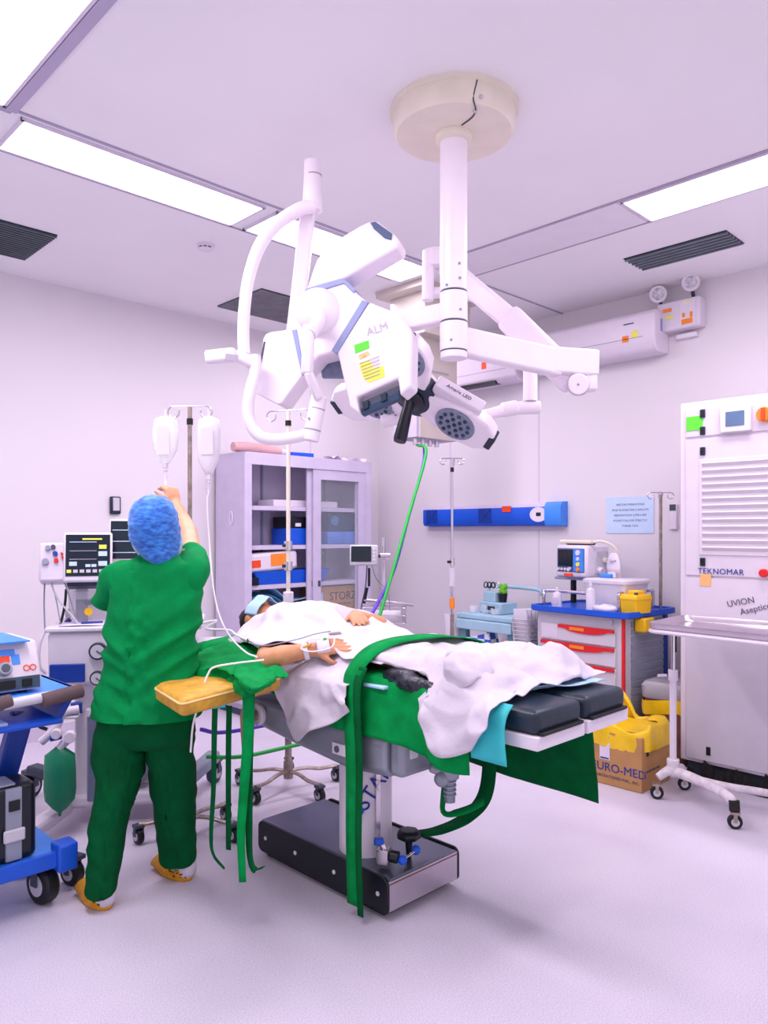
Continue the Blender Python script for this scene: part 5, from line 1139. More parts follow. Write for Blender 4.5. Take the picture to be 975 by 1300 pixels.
tag(MB().tube([elb+V((.0,.12,.06)),elb+V((.02,.03,.055)),elb.lerp(wri,.6)+V((.02,.02,.055)),wri+V((.03,.03,.06)),wri+hd_*.07+V((.03,.03,.06))],.0028,n=6,smooth=6).build('monitor_lead',GREYP),'thin grey sensor lead lying along the taped arm to the hand','cable')
b=MB()
for i in range(5): o=V((.006*i,.004*i,-.003*i)); b.tube([wri+hd_*.06+V((.02,.02,.055))+o,wri+hd_*.11+V((.03,.03,.05))+o],.004,n=6)
tag(b.build('lead_connector',LGREY),'grey flat multi-pin sensor plug resting over the taped hand','connector')
# ---- sheets
def prof(y,top,zn,xn,far=.95,c=2.36,w=1,hang=None):
    r=[V((2.67,y,far)),V((2.60,y,far+(top-far)*.55)),V((2.50,y,top-.03)),V((c,y,top)),V((c-.12*w,y,top-.025)),V((c-.2*w,y,top-(top-zn)*.55)),V((xn,y,zn))]
    return r
rows=[prof(3.25,1.06,.965,2.12,.96),prof(3.19,1.10,.96,2.06,.96),prof(3.08,1.135,.965,2.02,.955),prof(2.95,1.152,.99,1.99),prof(2.84,1.152,1.012,1.93),prof(2.73,1.145,1.02,1.885),prof(2.63,1.125,1.022,1.90),prof(2.54,1.095,1.025,1.985),prof(2.44,1.065,1.01,2.05),prof(2.32,1.05,.995,2.04),prof(2.2,1.035,.985,2.045),prof(2.1,1.02,.975,2.05)]
ts=thing('upper_sheet','white sheet over the patient chest and belly, its corner hanging off the near table edge','sheet',(2.35,2.6,.95))
b=MB(); b.grid(surf(rows,8,8,.022,6.5,8,.008,15)); 
hp=hw+(XP(466,799,2.31)+UP*.016-hw).normalized()*.17; out=[]
for p in b.v:
    a2=(hp-hw).to_2d(); u=max(-.25,min(1,(p.to_2d()-hw.to_2d()).dot(a2)/a2.length_squared)); q=hw.lerp(hp,u); d=(p.to_2d()-q.to_2d()).length
    lim=q.z-(.034 if u<.15 else .024)+max(0,d-.055)*1.2
    out.append(V((p.x,p.y,min(p.z,lim))) if u>-.2 and p.x>2.22 and d<.12 else p)
b.v=out; b.build('chest_cover',SHEET,ts,smooth=180,thick=.003)
ys=(2.68,2.60,2.5,2.4,2.3,2.2); hz=(.84,.70,.63,.69,.735,.80)
rows=[[V((2.16,y-.02,1.0)),V((2.09,y-.01,.985)),V((2.02,y,.955)),V((1.968,y,.91)),V((1.948,y,.85 if h<.8 else (.9+h)/2)),V((1.942+.012*math.sin(i*2),y-.02,(.85+h)/2 if h<.8 else (.88+h)/2)),V((1.938+.02*math.sin(i*1.7),y-.02,h))] for i,(y,h) in enumerate(zip(ys,hz))]
b=MB(); b.grid(surf(rows,8,8,.02,8,21,.005,20)); b.v=[V((min(p.x,1.955),p.y,p.z)) if p.z<.9 else p for p in b.v]; b.build('hanging_corner',SHEET,ts,smooth=180,thick=.003)
rows=[]
spec=[ # y, far leg top, valley, near leg top, near edge x,z, hang
 (2.2,1.045,1.04,1.035,2.09,1.0,None),(2.08,1.03,1.025,1.025,2.07,.995,None),(1.96,1.025,1.005,1.025,2.06,.985,None),(1.86,1.04,1.0,1.04,2.055,.98,None),(1.79,1.045,.985,1.045,2.03,.965,.84),(1.73,1.045,.975,1.05,2.01,.955,.745),(1.67,1.05,.97,1.05,2.005,.95,.735),(1.60,1.06,.96,1.02,2.005,.945,.76),(1.55,1.04,.955,.965,2.005,.94,.80),(1.49,.958,.952,.952,2.005,.94,.86)]
for y,fl,vl,nl,xe,ze,hg in spec:
    a=V((xe,y,ze)); 
    rows.append([V((2.68,y,.945)),V((2.60,y,.955+(fl-.955)*.4)),V((2.53,y,fl-.012)),V((2.48,y,fl)),V((2.40,y,(fl+vl)/2)),V((2.33,y,vl)),V((2.25,y,(vl+nl)/2+.01)),V((2.17,y,nl)),V((2.11,y,nl-.012)),a,
                 V((1.945,y,(ze+hg)/2)) if hg else a+V((-.004,0,-.006)), V((1.936-.01*math.sin(y*30),y,hg)) if hg else a+V((-.004,0,-.012))])
tl=thing('leg_sheet','white sheet heaped over the patient legs at the foot end of the table','sheet',(2.35,1.8,.95))
b=MB(); b.grid(surf(rows,8,7,.026,8,14,.008,20)); b.v=[V((min(p.x,1.953),p.y,p.z)) if (p.z<.91 and p.x<2.2) else p for p in b.v]; b.build('leg_cover',SHEET,tl,smooth=180,thick=.003)
b=MB(); c0=V((2.075,1.70,.995)); b.sph(c0,V((.085,.10,.08)),48,32); b.disp(.045,9,6); b.disp(.012,26,2); b.build('bunched_fold',SHEET,tl,smooth=180)
# dark bag by the thigh
a=XP(487,853,2.06); z_=XP(553,877,2.03)
b=MB(); b.tube([a+V((.03,.02,-.02)),a.lerp(z_,.35)+V((.0,0,-.005)),a.lerp(z_,.7)+V((.0,0,-.005)),z_],[.028,.04,.042,.02],n=18,smooth=5); b.disp(.014,24,3)
tag(b.build('dark_garment',mat('charcoal_wrap','#2b2d3a',.25,var=.4,nscale=26,bump=.4,bscale=60),smooth=180),'shiny dark wrap tucked beside the patient thigh under the sheet','wrap')
b=MB(); b.bar(XP(468,868,2.03),XP(495,873,2.02),.06,.012); tag(b.build('blue_pad_edge',DISPB,bevel=.004),'pale blue pad edge peeking out beside the hip strap','underpad')
b=MB(); b.sph(XP(532,818,2.60),(.03,.04,.02)); tag(b.build('yellow_tag',YEL,smooth=180),'small yellow item beyond the hip strap on the far table side','tag')
# ================================================================ nurse
ND=3.12
fc=(fw*.93-rt*.36).normalized(); sdv=V((fc.y,-fc.x,0))     # facing direction and the nurse's right
t=thing('nurse','person in green scrubs and blue hair cap, seen from behind reaching for a drip','person',(1.475,2.97,0))
def ring_(py,l,r,D=ND,dep=.12,n=36,ex=.85,dpx=0):
    c=P((l+r)/2,py,D)+fw*dpx; w=(r-l)/2*D/F; out=[]
    for k in range(n):
        a=2*PI*k/n; ca,sa=math.cos(a),math.sin(a)
        out.append(c+rt*(math.copysign(abs(ca)**ex,ca)*w)+fw*(math.copysign(abs(sa)**ex,sa)*dep))
    return out
def resample(specs,m):
    """interpolate (py,l,r,D,dep) rows smoothly"""
    out=[]
    for i in range(len(specs)-1):
        p0=specs[max(i-1,0)]; p1=specs[i]; p2=specs[i+1]; p3=specs[min(i+2,len(specs)-1)]
        for k in range(m):
            u=k/m; out.append(tuple(.5*(2*b_+(c-a)*u+(2*a-5*b_+4*c-d)*u*u+(3*b_-a-3*c+d)*u**3) for a,b_,c,d in zip(p0,p1,p2,p3)))
    out.append(specs[-1]); return out
def wrinkle(b,amp,sx,sz,seed,c,fold=1.0,zc=None,mir=True):
    """cloth folds: broad noise plus diagonal ridges that run down towards the middle"""
    out=[]
    for p in b.v:
        x=(p-c).dot(rt); y=(p-c).dot(fw); z=p.z-c.z
        q=V((x*sx,y*sx,z*sz)); n=noise.noise(q+V((seed,seed*2,0)))
        sg=-1 if (x>0 and mir) else 1
        bl=min(1,abs(x)/.05)
        u=z*.8+sg*x*.6; v=-z*.6+sg*x*.8
        f1=noise.noise(V((u*12+seed,v*3.0,y*2.5+sg*4*bl))); f2=noise.noise(V((u*24+seed*3,v*5,y*3+sg*4*bl)))
        r=(1-abs(f1)*3.0); r=max(r,-.5)
        d=V((p.x-c.x,p.y-c.y,0))
        if d.length>1e-6: d.normalize()
        w=fold if zc is None else fold*min(1,max(.25,(zc-p.z)/.25))
        out.append(p+d*(n*amp*.9+(r-.2)*amp*.55*w+f2*amp*.4*w))
    b.v=out; return b
SR=P(243,727,ND); SL=P(157,738,3.15)
ER=P(239,678,3.36); WR=P(223,640,3.60); EL=P(148,780,3.36); WL=P(168,765,3.50)
HC=P(197,672,3.10)
hipL=P(160,905,3.12); hipR=P(212,905,3.14)
ankL=V((1.31,2.945,.10)); ankR=V((1.665,2.94,.10))
hdir=(P(214,622,3.60)-WR).normalized()
ch=[([HC-UP*.06+fw*.02,P(200,716,3.12)],[.058,.065]),([SL+UP*-.02,P(197,728,3.13),SR+UP*-.02],[.045,.075,.045]),
    ([P(197,735,3.13),P(193,800,3.13),P(188,860,3.13),P(186,900,3.13)],[.11,.105,.115,.125]),
    ([SR,ER.lerp(SR,.5),ER],[.056,.05,.042]),([ER,ER.lerp(WR,.3),WR],[.043,.041,.026]),
    ([SL,EL],[.054,.042]),([EL,WL],[.041,.026]),
    ([hipL,P(148,1010,3.07),ankL],[.085,.058,.036]),([hipR,P(222,1010,3.18),ankR],[.085,.058,.036]),
    ([ankL+V((0,-.03,-.06)),ankL+V((0,.06,-.065)),ankL+V((0,.14,-.07))],[.034,.033,.026]),([ankR+V((0,-.03,-.06)),ankR+V((-.01,.06,-.065)),ankR+V((-.02,.14,-.07))],[.034,.033,.026])]
ch+=hand_chains(WR,(UP*.85-rt*.3+fw*.1),(rt*.65+UP*.25-fw*.6),(-rt-UP*.2-fw*.6),(.8,.95,1.0,1.05),spread=.1,scale=.95)
ch+=hand_chains(WL,(rt*.4+fw*.9),(UP),(rt),(.3,.35,.4,.4),spread=.2,scale=.95)
lk=(fc*.86+UP*.5).normalized()      # looking up at the bag
fr=Matrix((sdv,lk,sdv.cross(lk))).transposed()
def hd(x,y,z): return HC+fr@V((x,y,z))
M3=fr.to_4x4()
balls=[(hd(0,0,.01),V((.077,.097,.095)),M3),(hd(0,.03,-.06),V((.058,.065,.062)),M3),(hd(0,.105,-.02),V((.014,.022,.022)),M3),(hd(.08,0,-.015),V((.012,.022,.03)),M3),(hd(-.08,0,-.015),V((.012,.022,.03)),M3),(hd(0,.085,-.075),V((.022,.014,.01)),M3)]
flesh('body',ch,SKIN,t,voxel=.0066,smooth=4,balls=balls)
for s in (-1,1):
    e=MB().sph(hd(.03*s,.088,.005),.012,12,8).build('eye',WHITE,t); MB().sph(hd(.03*s,.096,.006),.006,10,8).build('iris',HAIR,e)
    MB().tube([hd(.012*s,.099,.026),hd(.03*s,.1,.032),hd(.048*s,.088,.027)],.004,n=6,smooth=4).build('eyebrow',HAIR,t)
MB().loft([[hd(.062*math.sin(a)*s,.028+.088*math.cos(a)*s+.004,z) for a in [(-1.5+3*k/10) for k in range(11)]]+[hd(.056*math.sin(a)*s,.02+.08*math.cos(a)*s,z) for a in [(1.5-3*k/10) for k in range(11)]] for z,s in ((-.12,.8),(-.09,1.05),(-.05,1.12),(-.02,1.05))]).build('face_mask',DISPB,t,smooth=60)
# scrub top
tp=[(704,180,226,3.13,.075),(709,170,236,3.125,.085),(716,152,250,3.12,.1),(728,143,256,3.12,.115),(750,141,257,3.12,.125),(780,139,254,3.12,.13),(810,137,250,3.12,.13),(840,131,249,3.12,.135),(870,126,249,3.12,.142),(895,122,250,3.12,.152),(907,120,251,3.12,.158)]
rs=resample(tp,9); b=MB(); b.loft([ring_(*r[:5],n=110) for r in rs]+[ring_(904,124,247,3.12,.148,n=110)],cap=False)
wrinkle(b,.02,3.4,5.0,3,P(188,800,ND),1.2,1.36); top=b.build('scrub_top',SCRUB,t,smooth=180)
c=P(203,707,3.125); MB().tube([c+rt*(.078*math.cos(a*PI/12))+fw*(.07*math.sin(a*PI/12))+UP*(.012*math.sin(a*PI/12)-.002) for a in range(24)],.011,n=8,closed=True).build('neckline',SCRUB,top)
def sleeve(pts,name,seed):
    b=MB(); c=[V(p[0]) for p in pts]; b.tube(c,[p[1] for p in pts],n=28,smooth=5)
    b.v=[p+V((noise.noise(p*14+V((seed,0,0))),noise.noise(p*14+V((0,seed,0))),noise.noise(p*14+V((0,0,seed)))))*.012 for p in b.v]
    return b.build(name,SCRUB,top,smooth=180)
sleeve([(P(228,742,3.12),.085),(P(238,731,3.13),.086),(P(244,721,3.17),.075),(P(244,711,3.22),.066),(P(243,704,3.25),.063)],'sleeve',2)
sleeve([(P(164,740,3.12),.085),(P(153,733,3.13),.078),(P(146,745,3.17),.070),(P(140,757,3.2),.066),(P(136,768,3.22),.066),(P(134.5,772,3.22),.063)],'sleeve',5)
# trousers
def leg(spec,seed):
    rs=resample(spec,9); b=MB(); b.loft([ring_(*r[:5],n=80,ex=.92) for r in rs]); c=P((spec[0][1]+spec[0][2])/2,1000,ND); wrinkle(b,.02,4,5,seed,c,.65,None,False); return b
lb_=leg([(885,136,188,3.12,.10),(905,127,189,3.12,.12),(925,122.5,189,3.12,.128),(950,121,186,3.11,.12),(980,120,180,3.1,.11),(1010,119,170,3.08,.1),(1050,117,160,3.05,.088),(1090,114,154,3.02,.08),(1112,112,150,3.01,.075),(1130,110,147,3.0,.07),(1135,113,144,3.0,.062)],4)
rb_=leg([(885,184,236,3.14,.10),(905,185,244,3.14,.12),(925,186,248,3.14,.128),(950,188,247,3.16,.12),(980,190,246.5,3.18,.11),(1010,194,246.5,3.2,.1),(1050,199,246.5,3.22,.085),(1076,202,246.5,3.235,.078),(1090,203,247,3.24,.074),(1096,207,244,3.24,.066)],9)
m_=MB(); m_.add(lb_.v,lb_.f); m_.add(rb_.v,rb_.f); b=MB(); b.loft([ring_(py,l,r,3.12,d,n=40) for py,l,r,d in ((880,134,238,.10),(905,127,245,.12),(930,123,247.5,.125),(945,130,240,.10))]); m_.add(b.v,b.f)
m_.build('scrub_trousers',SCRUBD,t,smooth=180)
# cap
cp=[(628.5,192,200,3.07,.02),(631,182,210,3.07,.05),(637,173,217,3.07,.08),(648,167,223,3.075,.105),(662,165,226,3.08,.118),(676,165,227.5,3.09,.12),(686,167,228,3.1,.115),(693,171,227,3.1,.105),(700,177,226,3.1,.098),(708,183,224,3.1,.088),(715,190,220,3.1,.07),(719,198,214,3.1,.05)]
rs=resample(cp,5); b=MB(); b.loft([ring_(*r[:5],n=72,ex=1) for r in rs])
b.v=[p+(p-HC).normalized()*(.0035*noise.noise(V((p.dot(rt)*22,p.dot(fw)*22,p.z*120)))+.004*noise.noise(p*45)) for p in b.v]
def cap_mat():
    m=bpy.data.materials.new('cap_blue'); m.use_nodes=True; nt=m.node_tree; bs_=nt.nodes['Principled BSDF']; tc=nt.nodes.new('ShaderNodeTexCoord')
    mp=nt.nodes.new('ShaderNodeMapping'); mp.inputs['Scale'].default_value=(16,16,36); n=nt.nodes.new('ShaderNodeTexNoise'); n.inputs['Scale'].default_value=2.4; n.inputs['Detail'].default_value=5
    r=nt.nodes.new('ShaderNodeValToRGB'); e=r.color_ramp.elements; e[0].position=.3; e[0].color=(*lin('#0744a8'),1); e[1].position=.72; e[1].color=(*lin('#3f92ee'),1)
    nt.links.new(tc.outputs['Object'],mp.inputs[0]); nt.links.new(mp.outputs[0],n.inputs['Vector']); nt.links.new(n.outputs['Fac'],r.inputs['Fac']); nt.links.new(r.outputs['Color'],bs_.inputs['Base Color']); bs_.inputs['Roughness'].default_value=.7; bs_.inputs['Sheen Weight'].default_value=.45; bs_.inputs['Sheen Tint'].default_value=(.6,.8,1,1)
    bp=nt.nodes.new('ShaderNodeBump'); bp.inputs['Strength'].default_value=.5; bp.inputs['Distance'].default_value=.008; nt.links.new(n.outputs['Fac'],bp.inputs['Height']); nt.links.new(bp.outputs['Normal'],bs_.inputs['Normal']); return m
cap=b.build('hair_cap',cap_mat(),t,smooth=180)
cs=[(678,166,230,3.15,.07),(686,166.5,231.5,3.15,.075),(694,169,231,3.15,.075),(702,174,229.5,3.15,.07),(709,180,226,3.15,.06)]
b=MB(); b.loft([ring_(*r,n=40,ex=1) for r in resample(cs,3)]); b.build('cap_edge',DISPB,cap,smooth=180)
# socks and clogs
for a,ax in ((ankL,V((0,1,0))),(ankR,V((-.12,1,0)).normalized())):
    s_=V((ax.y,-ax.x,0))
    MB().tube([a+UP*.06,a+UP*.0,a+ax*-.028-UP*.04,a+ax*-.02-UP*.06,a+ax*.05-UP*.06,a+ax*.1-UP*.06],[.042,.041,.042,.040,.038,.03],n=16,smooth=4).build('sock',SHEET,t)
    def cring(f,z,hw):
        out=[]
        for k in range(28):
            th=2*PI*k/28; u=math.cos(th); w=math.sin(th); ln=.075 if u<0 else .165
            out.append(a+ax*(u*ln*f+.02)+s_*(w*hw*f*(1+.18*u))+UP*(z-.10))
        return out
    cl=MB(); cl.loft([cring(.93,.0,.05),cring(1,.008,.052),cring(1.0,.022,.052),cring(.97,.034,.05)]); clog=cl.build('clog',MUST,t,smooth=50)
    u=MB(); rows=[]
    for i in range(6):
        f=.02+.145*i/5; h=.085-.055*(i/5)**1.5; w=.052*(1-.25*(i/5)**2)
        rows.append([a+ax*(f+.012)+s_*(w*math.cos(th))+UP*(.02+h*math.sin(th)-.10) for th in [PI*k/10 for k in range(11)]])
    u.grid(rows); u.build('clog_upper',MUST,clog,smooth=180,thick=.006)
    u=MB(); u.grid([[a+ax*(-.072*math.cos(th)+.02)*1+s_*(.052*math.sin(th))+UP*(z-.10) for th in [-1.2+2.4*k/10 for k in range(11)]] for z in (.02,.05)]); u.build('heel_strap',MUST,clog,smooth=180,thick=.006)
    random.seed(int(a.x*100))
    for i in range(9):
        th=random.uniform(-1.2,1.2); z=random.uniform(.022,.045); q=a+ax*(-.076*math.cos(th)+.02)+s_*(.056*math.sin(th))+UP*(z-.10)
        MB().sph(q,random.uniform(.003,.006),8,6).build('brown_spot',mat('spot_brown','#6b4210',.6,var=.1),clog)
    MB().loft([cring(.9,.0,.048),cring(.95,.0005,.05)]).build('clog_sole',BLACK,clog)
# ================================================================ surgical lamps on their ceiling post
PX,PY=2.467,2.085
t=thing('ceiling_lamp_mount','white ceiling post with round cover and two pivoting rings for the surgical lamps','lamp mount',(PX,PY,CH))
b=MB().lathe([(.275,0),(.275,-.015),(.262,-.02),(.26,-.085),(.245,-.105),(0,-.108)],LOC(PX,PY,CH),n=48); cv=b.build('ceiling_cover',CREAM,t,smooth=50)
pts=[V((PX,PY,CH))+V((.278*math.cos(a),.278*math.sin(a),0)) for a in (0,)]
sd=(-fw*.85+rt*.25).normalized(); pp=[V((PX,PY,CH))+sd*r+UP*z for r,z in ((.09,-.1085),(.15,-.109),(.2,-.109),(.246,-.107),(.262,-.085),(.264,-.02))]
MB().tube([p+rt*(.02*math.sin(i*1.2)) for i,p in enumerate(pp)],.003,n=6,smooth=4).build('cover_seam',DGREY,cv)
for i in (2,4): MB().sph(pp[i]+rt*.012,.008).build('cover_screw',STEEL,cv)
MB().lathe([(.082,-.105),(.078,-.13),(.06,-.14)],LOC(PX,PY,CH),n=32).build('collar',CREAM,t)
pz=lambda py:1.5-(py-675)/955*3.235
MB().cyl((PX,PY,CH-.1),(PX,PY,pz(372)),.058,n=32).build('post',LAMPW,t,bevel=.003)
MB().cyl((PX,PY,pz(374)),(PX,PY,pz(410)),.059,n=32).build('upper_ring',LAMPW,t,bevel=.003)
MB().cyl((PX,PY,pz(412)),(PX,PY,pz(447)),.059,n=32).build('lower_ring',LAMPW,t,bevel=.003)
MB().cyl((PX,PY,pz(448)),(PX,PY,pz(457)),.057,n=32).build('end_cap',LAMPW,t,bevel=.004)
for py in (373,411,447.5): MB().cyl((PX,PY,pz(py)-.0035),(PX,PY,pz(py)+.0035),.057,n=32).build('ring_gap',DGREY,t)
for px,py in ((590,151),(590,166),(568,163),(590,360),(567,368),(591,399),(576,437),(589,342)):
    d=(-fw+rt*((px-582)/19)*.9).normalized(); c=V((PX,PY,pz(py))); MB().cyl(c+d*.05,c+d*.061,.006,n=10).build('screw',GREYP,t)

# ---- big lamp
OA=P(405,405,3.25); nA=(-fw*.95-rt*.28+UP*.06).normalized()
def LA(px,py,o=0):
    d=P(px,py,1)-V((0,0,H)); s=(OA-V((0,0,H))).dot(nA)/d.dot(nA); return V((0,0,H))+d*s+nA*o
t=thing('big_surgical_lamp','large white three-petal surgical lamp tilted with its sticker-covered back to the viewer','surgical lamp',OA)
def petal(name,poly,th,m,parent,bev=.012,o=0,inset=.0):
    b=MB(); n=len(poly); c=V((sum(p[0] for p in poly)/n,sum(p[1] for p in poly)/n))
    top=[LA(c.x+(p[0]-c.x)*(1-inset),c.y+(p[1]-c.y)*(1-inset),o) for p in poly]; bot=[LA(p[0],p[1],o-.0)-nA*th for p in poly]
    if inset:
        mid=[LA(p[0],p[1],o-.02) for p in poly]; vs=top+mid+bot
        fs=[tuple(range(n)),tuple(reversed(range(2*n,3*n)))]+[(k*n+i,(k+1)*n+i,(k+1)*n+(i+1)%n,k*n+(i+1)%n) for k in range(2) for i in range(n)]
    else:
        vs=top+bot; fs=[tuple(range(n)),tuple(reversed(range(n,2*n)))]+[(i,n+i,n+(i+1)%n,(i+1)%n) for i in range(n)]
    tess=[]
    for f in fs:
        if len(f)<=4: tess.append(f)
        else:
            for tri in tessellate_polygon([[vs[i] for i in f]]): tess.append(tuple(f[k] for k in tri))
    b.add(vs,tess); return b.build(name,m,parent,bevel=bev,smooth=35,seg=3)
hub=petal('hub_housing',[(388,374),(437,358),(452,371),(466,383),(424,447),(404,452),(386,472),(372,418),(379,395)],.13,LAMPW,t)
up=petal('petal',[(389,367),(402,329),(420,310),(437,298),(455,287),(471,280),(480,281),(499,296),(507,304),(506,314),(437,354)],.12,LAMPW,t)
petal('seam_band',[(387,375),(388,367),(437,353.5),(452,368),(449,372.5),(437,360)],.125,SLATE,t,bev=.003,o=.004)
rp=petal('petal',[(468,383),(497,394),(513,406),(522,420),(523,432),(522,490),(508,502),(505,480),(452,504),(456,525),(444,517),(430,455),(427,447)],.12,LAMPW,t)
petal('seam_band',[(460,381),(468,384),(428,449),(421,445)],.125,SLATE,t,bev=.003,o=.004)
lp=petal('petal',[(371,418),(346,421),(337,424),(334,430),(327,486),(322,492),(324,499),(352,513),(358,511),(384,475)],.12,LAMPW,t)
petal('seam_band',[(370.5,419),(377,418),(387,474),(383,476)],.125,SLATE,t,bev=.003,o=.004)
petal('light_face',[(382,400),(440,375),(470,400),(430,470),(395,470)],.02,LENSG,t,bev=.004,o=-.13)
b=MB(); M=Matrix((rt,nA.cross(rt).normalized(),nA)).transposed().to_4x4(); M.translation=LA(406,396,-.01)
b.lathe([(.105,.0),(.10,.03),(.085,.055),(.055,.075),(.02,.083),(0,.084)],M,n=36); b.build('hub_dome',LAMPW,t,smooth=60)
q=petal('clip',[(470,283),(477,282),(498,297),(497,305),(489,303),(475,291)],.03,mat('clip_slate','#46597d',.4,var=.05),up,bev=.003,o=.006)
petal('inner_bar',[(455,517),(504,493),(505,505),(457,526)],.03,mat('bar_navy','#263c5c',.35,var=.06),rp,bev=.004,o=-.03)
petal('inner_shell',[(453,505),(504,482),(504,495),(455,518)],.01,GREYP,rp,bev=.002,o=-.07)
for x,y in ((461,512),(484,502)): petal('bracket',[(x-3,y-3),(x+4,y-6),(x+5,y+4),(x-2,y+7)],.03,NAVY,rp,bev=.002,o=-.02)
petal('slot_cover',[(335,434),(337,434),(328,485),(325,485)],.02,DGREY,lp,bev=.001,o=.003)
def sticker(name,poly,m): return petal(name,poly,.002,m,rp,bev=0,o=.002)
sticker('green_sticker',[(450,438),(468,432),(469,442),(451,449)],LIME)
sticker('orange_sticker',[(455,451),(467,446),(470,450),(457,457)],mat('sticker_peach','#f7c98a',.6,var=.2,nscale=40))
sticker('yellow_sticker',[(456,461),(469,457),(475,467),(487,465),(489,478),(468,486),(461,480)],YST)
yx=(LA(487,440)-LA(456,452)).normalized(); yy=nA.cross(yx)
for i in range(6): 
    a=LA(457+i*1.3,462+i*4,.004); MB().bar(a,a+yx*(.09-.004*i),.0025,.001,up=nA).build('printed_line',INKL,rp)
text('lettering','ALM',.05,LA(479,418,.003),LA(487,415.5)-LA(472,420.5),UP,mat('pale_ink','#c9c0d0',.7,var=.04),rp)
# big lamp suspension
MB().bar(P(577,396,3.235),P(385,436,3.5),.075,.085).build('horizontal_arm',LAMPW,t,bevel=.012)
MB().cyl(P(382,450,3.5),P(382,415,3.5),.05,n=24).build('arm_pivot',LAMPW,t,bevel=.006)
sb=MB(); sb.bar(P(371,430,3.48),P(391,262,3.38),.055,.075,up=fw); sb.bar(P(379,420,3.46),P(398,245,3.36),.035,.05,up=fw); sa=sb.build('spring_arm',LAMPW,t,bevel=.01)
b=MB().cyl(P(399,268,3.33),P(397,204,3.33),.036,n=24); b.build('yoke_pivot',LAMPW,t,bevel=.006)
MB().bar(P(389,262,3.36),P(391,203,3.36),.03,.04,up=fw).build('arm_end',LAMPW,t,bevel=.008)
MB().cyl(P(398,222.5,3.33),P(398,224,3.33),.0368,n=24).build('pivot_gap',INKL,t)
MB().tube([P(399,262,3.32),P(380,266,3.31),P(352,284,3.3),P(330,312,3.29),P(316,352,3.28),P(310,395,3.27),P(309,430,3.26),P(310,450,3.25)],[.03,.03,.029,.027,.026,.026,.026,.026],n=14,smooth=6).build('upper_yoke',LAMPW,t)
b=MB(); b.bar(P(261,454,3.2),P(300,450,3.2),.05,.055,up=UP); b.bar(P(298,450,3.21),P(324,463,3.24),.05,.05,up=UP); y=b.build('yoke_knuckle',LAMPW,t,bevel=.012)
MB().bar(P(286,453,3.165),P(302,455,3.165),.004,.028).build('knuckle_label',INKL,y)
MB().tube([P(324,452,3.24),P(324,470,3.23),P(317,500,3.2),P(315,522,3.2),P(319,540,3.2),P(330,554,3.2),P(350,558,3.2),P(375,555,3.2),P(391,551,3.2)],.025,n=14,smooth=6).build('lower_yoke',LAMPW,t)
j=MB().cyl(P(394,560,3.2),P(405,503,3.2),.035,n=24).build('lamp_joint',LAMPW,t,bevel=.006)
MB().cyl(P(396.5,547,3.2),P(396.9,545,3.2),.0358,n=24).build('joint_gap',INKL,j); MB().cyl(P(402,520,3.2),P(402.3,518.5,3.2),.0355,n=24).build('joint_gap',INKL,j)
MB().sph(P(392,531,3.165),.005).build('screw',GREYP,j)
MB().bar(P(405,506,3.18),P(390,470,3.12),.04,.055,up=fw).build('joint_arm',LAMPW,t,bevel=.012)
b=MB(); b.bar(P(390,476,3.12),P(392,412,3.1),.05,.045,up=fw); b.build('hub_bracket',LAMPW,t,bevel=.014)
MB().tube([P(393,425,3.1),P(404,410,3.15),P(406,400,3.2)],.03).build('hub_neck',LAMPW,t)

# ---- small lamp
OB=P(522,506,3.72)
xb=(rt*.86-UP*.5).normalized(); nb=(-UP*.76-rt*.44-fw*.47).normalized(); yb=xb.cross(nb)*-1
yb=(rt*-.235-UP*.404+fw*.874).normalized()
def LB(x,y,z=0): return OB+xb*x+yb*y+nb*z
t=thing('small_surgical_lamp','smaller white surgical lamp with round lens and dark handle behind the big lamp','surgical lamp',OB)
def arm_poly(a,l0,l1,w0,w1,z0,z1,name,m,parent,bev=.012):
    ca,sa=math.cos(a),math.sin(a); T=lambda x,y,z:LB(x*ca-y*sa,x*sa+y*ca,z)
    pl=[(l0,-w0),(l0+(l1-l0)*.55,-w1),(l1-.06,-w1*.85),(l1,-w1*.45),(l1,w1*.45),(l1-.06,w1*.85),(l0+(l1-l0)*.55,w1),(l0,w0)]
    b=MB(); b.loft([[T(x,y,z0) for x,y in pl],[T(x,y,(z0+z1)/2) for x,y in pl],[T(l0+(x-l0)*.98,y*.9,z1) for x,y in pl]]); return b.build(name,m,parent,bevel=bev,smooth=35,seg=3)
for i,a in enumerate((0,R(131),R(245))):
    L1=(.45,.53,.36)[i]; p=arm_poly(a,.07,L1,.085,.125,0,-.085,'petal',LAMPW,t)
    ca,sa=math.cos(a),math.sin(a); c=LB(.25*ca,.25*sa,.002)
    M=Matrix((xb,yb,nb)).transposed().to_4x4(); M.translation=c
    MB().lathe([(.105,-.004),(.105,.004),(.098,.006),(0,.004)],M@Matrix.Rotation(a,4,'Z'),n=36).build('lens',LENSG,p)
    b=MB(); random.seed(i)
    for k in range(19):
        rr=0 if k==0 else (.038 if k<7 else .075); th=k*PI/3 if k<7 else k*PI/6
        b.sph(c+(xb*math.cos(th)+yb*math.sin(th))*rr+nb*.006,.011,8,6)
    b.build('led_cluster',mat('led_facets','#434c60',.12,metal=.5,var=.3,nscale=90),p)
    b=MB(); e=LB((L1-.005)*ca,(L1-.005)*sa,-.03); M2=M.copy(); M2.translation=e
    b.box((0,0,0),(.035,.09,.07),M=M2@Matrix.Rotation(a,4,'Z')); b.build('end_clip',NAVY,p,bevel=.006)
M=Matrix((xb,yb,nb)).transposed().to_4x4(); M.translation=OB
MB(M).lathe([(.10,-.09),(.13,-.07),(.13,-.01),(.1,.0),(0,.005)],n=32).build('center_hub',NAVY,t)
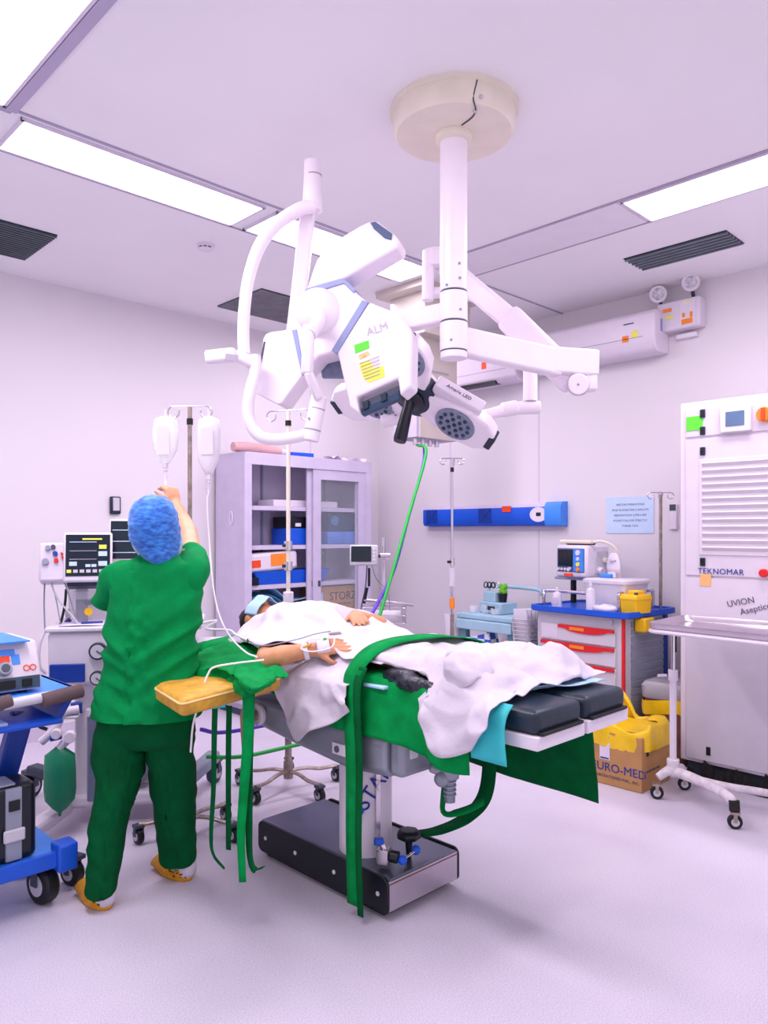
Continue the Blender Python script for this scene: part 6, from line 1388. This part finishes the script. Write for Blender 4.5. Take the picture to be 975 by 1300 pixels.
MB(M).lathe([(.12,-.085),(.10,-.12),(.06,-.145),(0,-.15)],n=32).build('back_dome',LAMPW,t,smooth=60)
MB(M).lathe([(.07,0),(.075,.012),(.05,.02),(.03,.03)],n=28).build('handle_flange',BLKP,t)
hd=(-UP*.9-rt*.22-fw*.2).normalized()
h0=LB(0,0,.02); MB().tube([h0,h0+hd*.05,h0+hd*.2,h0+hd*.215],[.03,.027,.034,.03],n=16).build('sterile_handle',BLKP,t)
b=MB(M); b.box((.2,-.1,-.06),(.26,.1,.075)); k=b.build('name_cover',WPLAS,t,bevel=.008)
text('lettering','Amaris LED',.028,LB(.19,-.152,-.06),xb,nb*-1,INK,k)
j=MB().cyl(P(486,533,3.95),P(518,524,3.9),.045,n=20).build('side_joint',LAMPW,t,bevel=.01)
for px,py in ((499,524),(502,527),(509,530)): MB().sph(P(px,py,3.86),.006).build('screw',GREYP,j)
# suspension of the small lamp
b=MB(); b.bar(P(582,433,3.235),P(712,462,3.35),.07,.12); b.build('horizontal_arm',LAMPW,t,bevel=.012)
b=MB(); b.bar(P(700,458,3.34),P(757,462,3.38),.075,.115); b.bar(P(748,458,3.38),P(748,497,3.38),.06,.07,up=fw); e=b.build('elbow_block',LAMPW,t,bevel=.01)
k=MB().cyl(P(734,488,3.30),P(734,488,3.46),.047,n=28).build('elbow_pivot',LAMPW,t,bevel=.006)
MB().cyl(P(734,488,3.297),P(734,488,3.30),.005,n=8).build('pivot_screw',GREYP,k); MB().tube([P(734,488,3.31)+(rt*math.cos(a*PI/12)+UP*math.sin(a*PI/12))*.048 for a in range(24)],.003,n=6,closed=True).build('pivot_ring',INKL,k)
b=MB(); b.bar(P(729,486,3.45),P(645,402,3.62),.075,.13); b.bar(P(655,412,3.6),P(552,325,3.85),.07,.1); b.build('spring_arm',LAMPW,t,bevel=.016)
MB().cyl(P(552,318,3.8),P(552,340,3.8),.06,n=24).build('spring_knuckle',LAMPW,t,bevel=.008)
MB().cyl(P(543,382,3.78),P(544,318,3.78),.03,n=20).build('yoke_pivot',LAMPW,t,bevel=.006)
MB().tube([P(546,372,3.8),P(580,372,3.85),P(625,385,3.9),P(655,410,3.9),P(670,440,3.88),P(673,470,3.86),P(673,510,3.84)],[.028,.028,.03,.03,.034,.036,.036],n=14,smooth=6).build('yoke',LAMPW,t)
b=MB(); b.cyl(P(655,518,3.84),P(686,517,3.84),.034,n=20); b.build('yoke_joint',LAMPW,t,bevel=.008)
b=MB(); b.cyl(P(637,521,3.83),P(657,517,3.84),.038,n=20); b.build('joint_sleeve',LAMPW,t,bevel=.01)
MB().tube([P(642,520,3.83),P(620,526,3.8),P(600,530,3.78),P(570,528,3.76)],[.03,.028,.03,.034],n=14,smooth=5).build('lamp_arm',LAMPW,t)
# ================================================================ light
w=bpy.data.worlds.new('world'); SC.world=w; w.use_nodes=True
bg=w.node_tree.nodes['Background']; bg.inputs[0].default_value=(*lin('#f3eaf7'),1); bg.inputs[1].default_value=1.04
def area(name,loc,sx,sy,e,col='#fff4ff',rot=(0,0,0)):
    l=bpy.data.lights.new(name,'AREA'); l.shape='RECTANGLE'; l.size=sx; l.size_y=sy; l.energy=e; l.color=lin(col)
    o=bpy.data.objects.new(name,l); COL.objects.link(o); o.location=loc; o.rotation_euler=rot; return o
area('light_strip_back',(2.5,3.6,CH-.03),2.6,.3,39)
area('light_strip_right',(3.96,1.4,CH-.03),.3,1.3,19)
area('light_strip_left',(.8,2.4,CH-.03),.3,1.6,30)
area('light_strip_front',(2.4,.6,CH-.03),2.6,.3,34)
area('corner_fill',(4.3,4.5,CH-.08),1.0,1.0,18)  # added unseen fill without a fixture, brightens the dark back corner
vs=SC.view_settings; vs.view_transform='Standard'; vs.look='None'; vs.exposure=0; vs.gamma=1
SC.cycles.max_bounces=6; SC.cycles.diffuse_bounces=4; SC.cycles.transparent_max_bounces=12
SC.cycles.use_denoising=True
try: SC.cycles.denoiser='OPENIMAGEDENOISE'
except Exception: pass
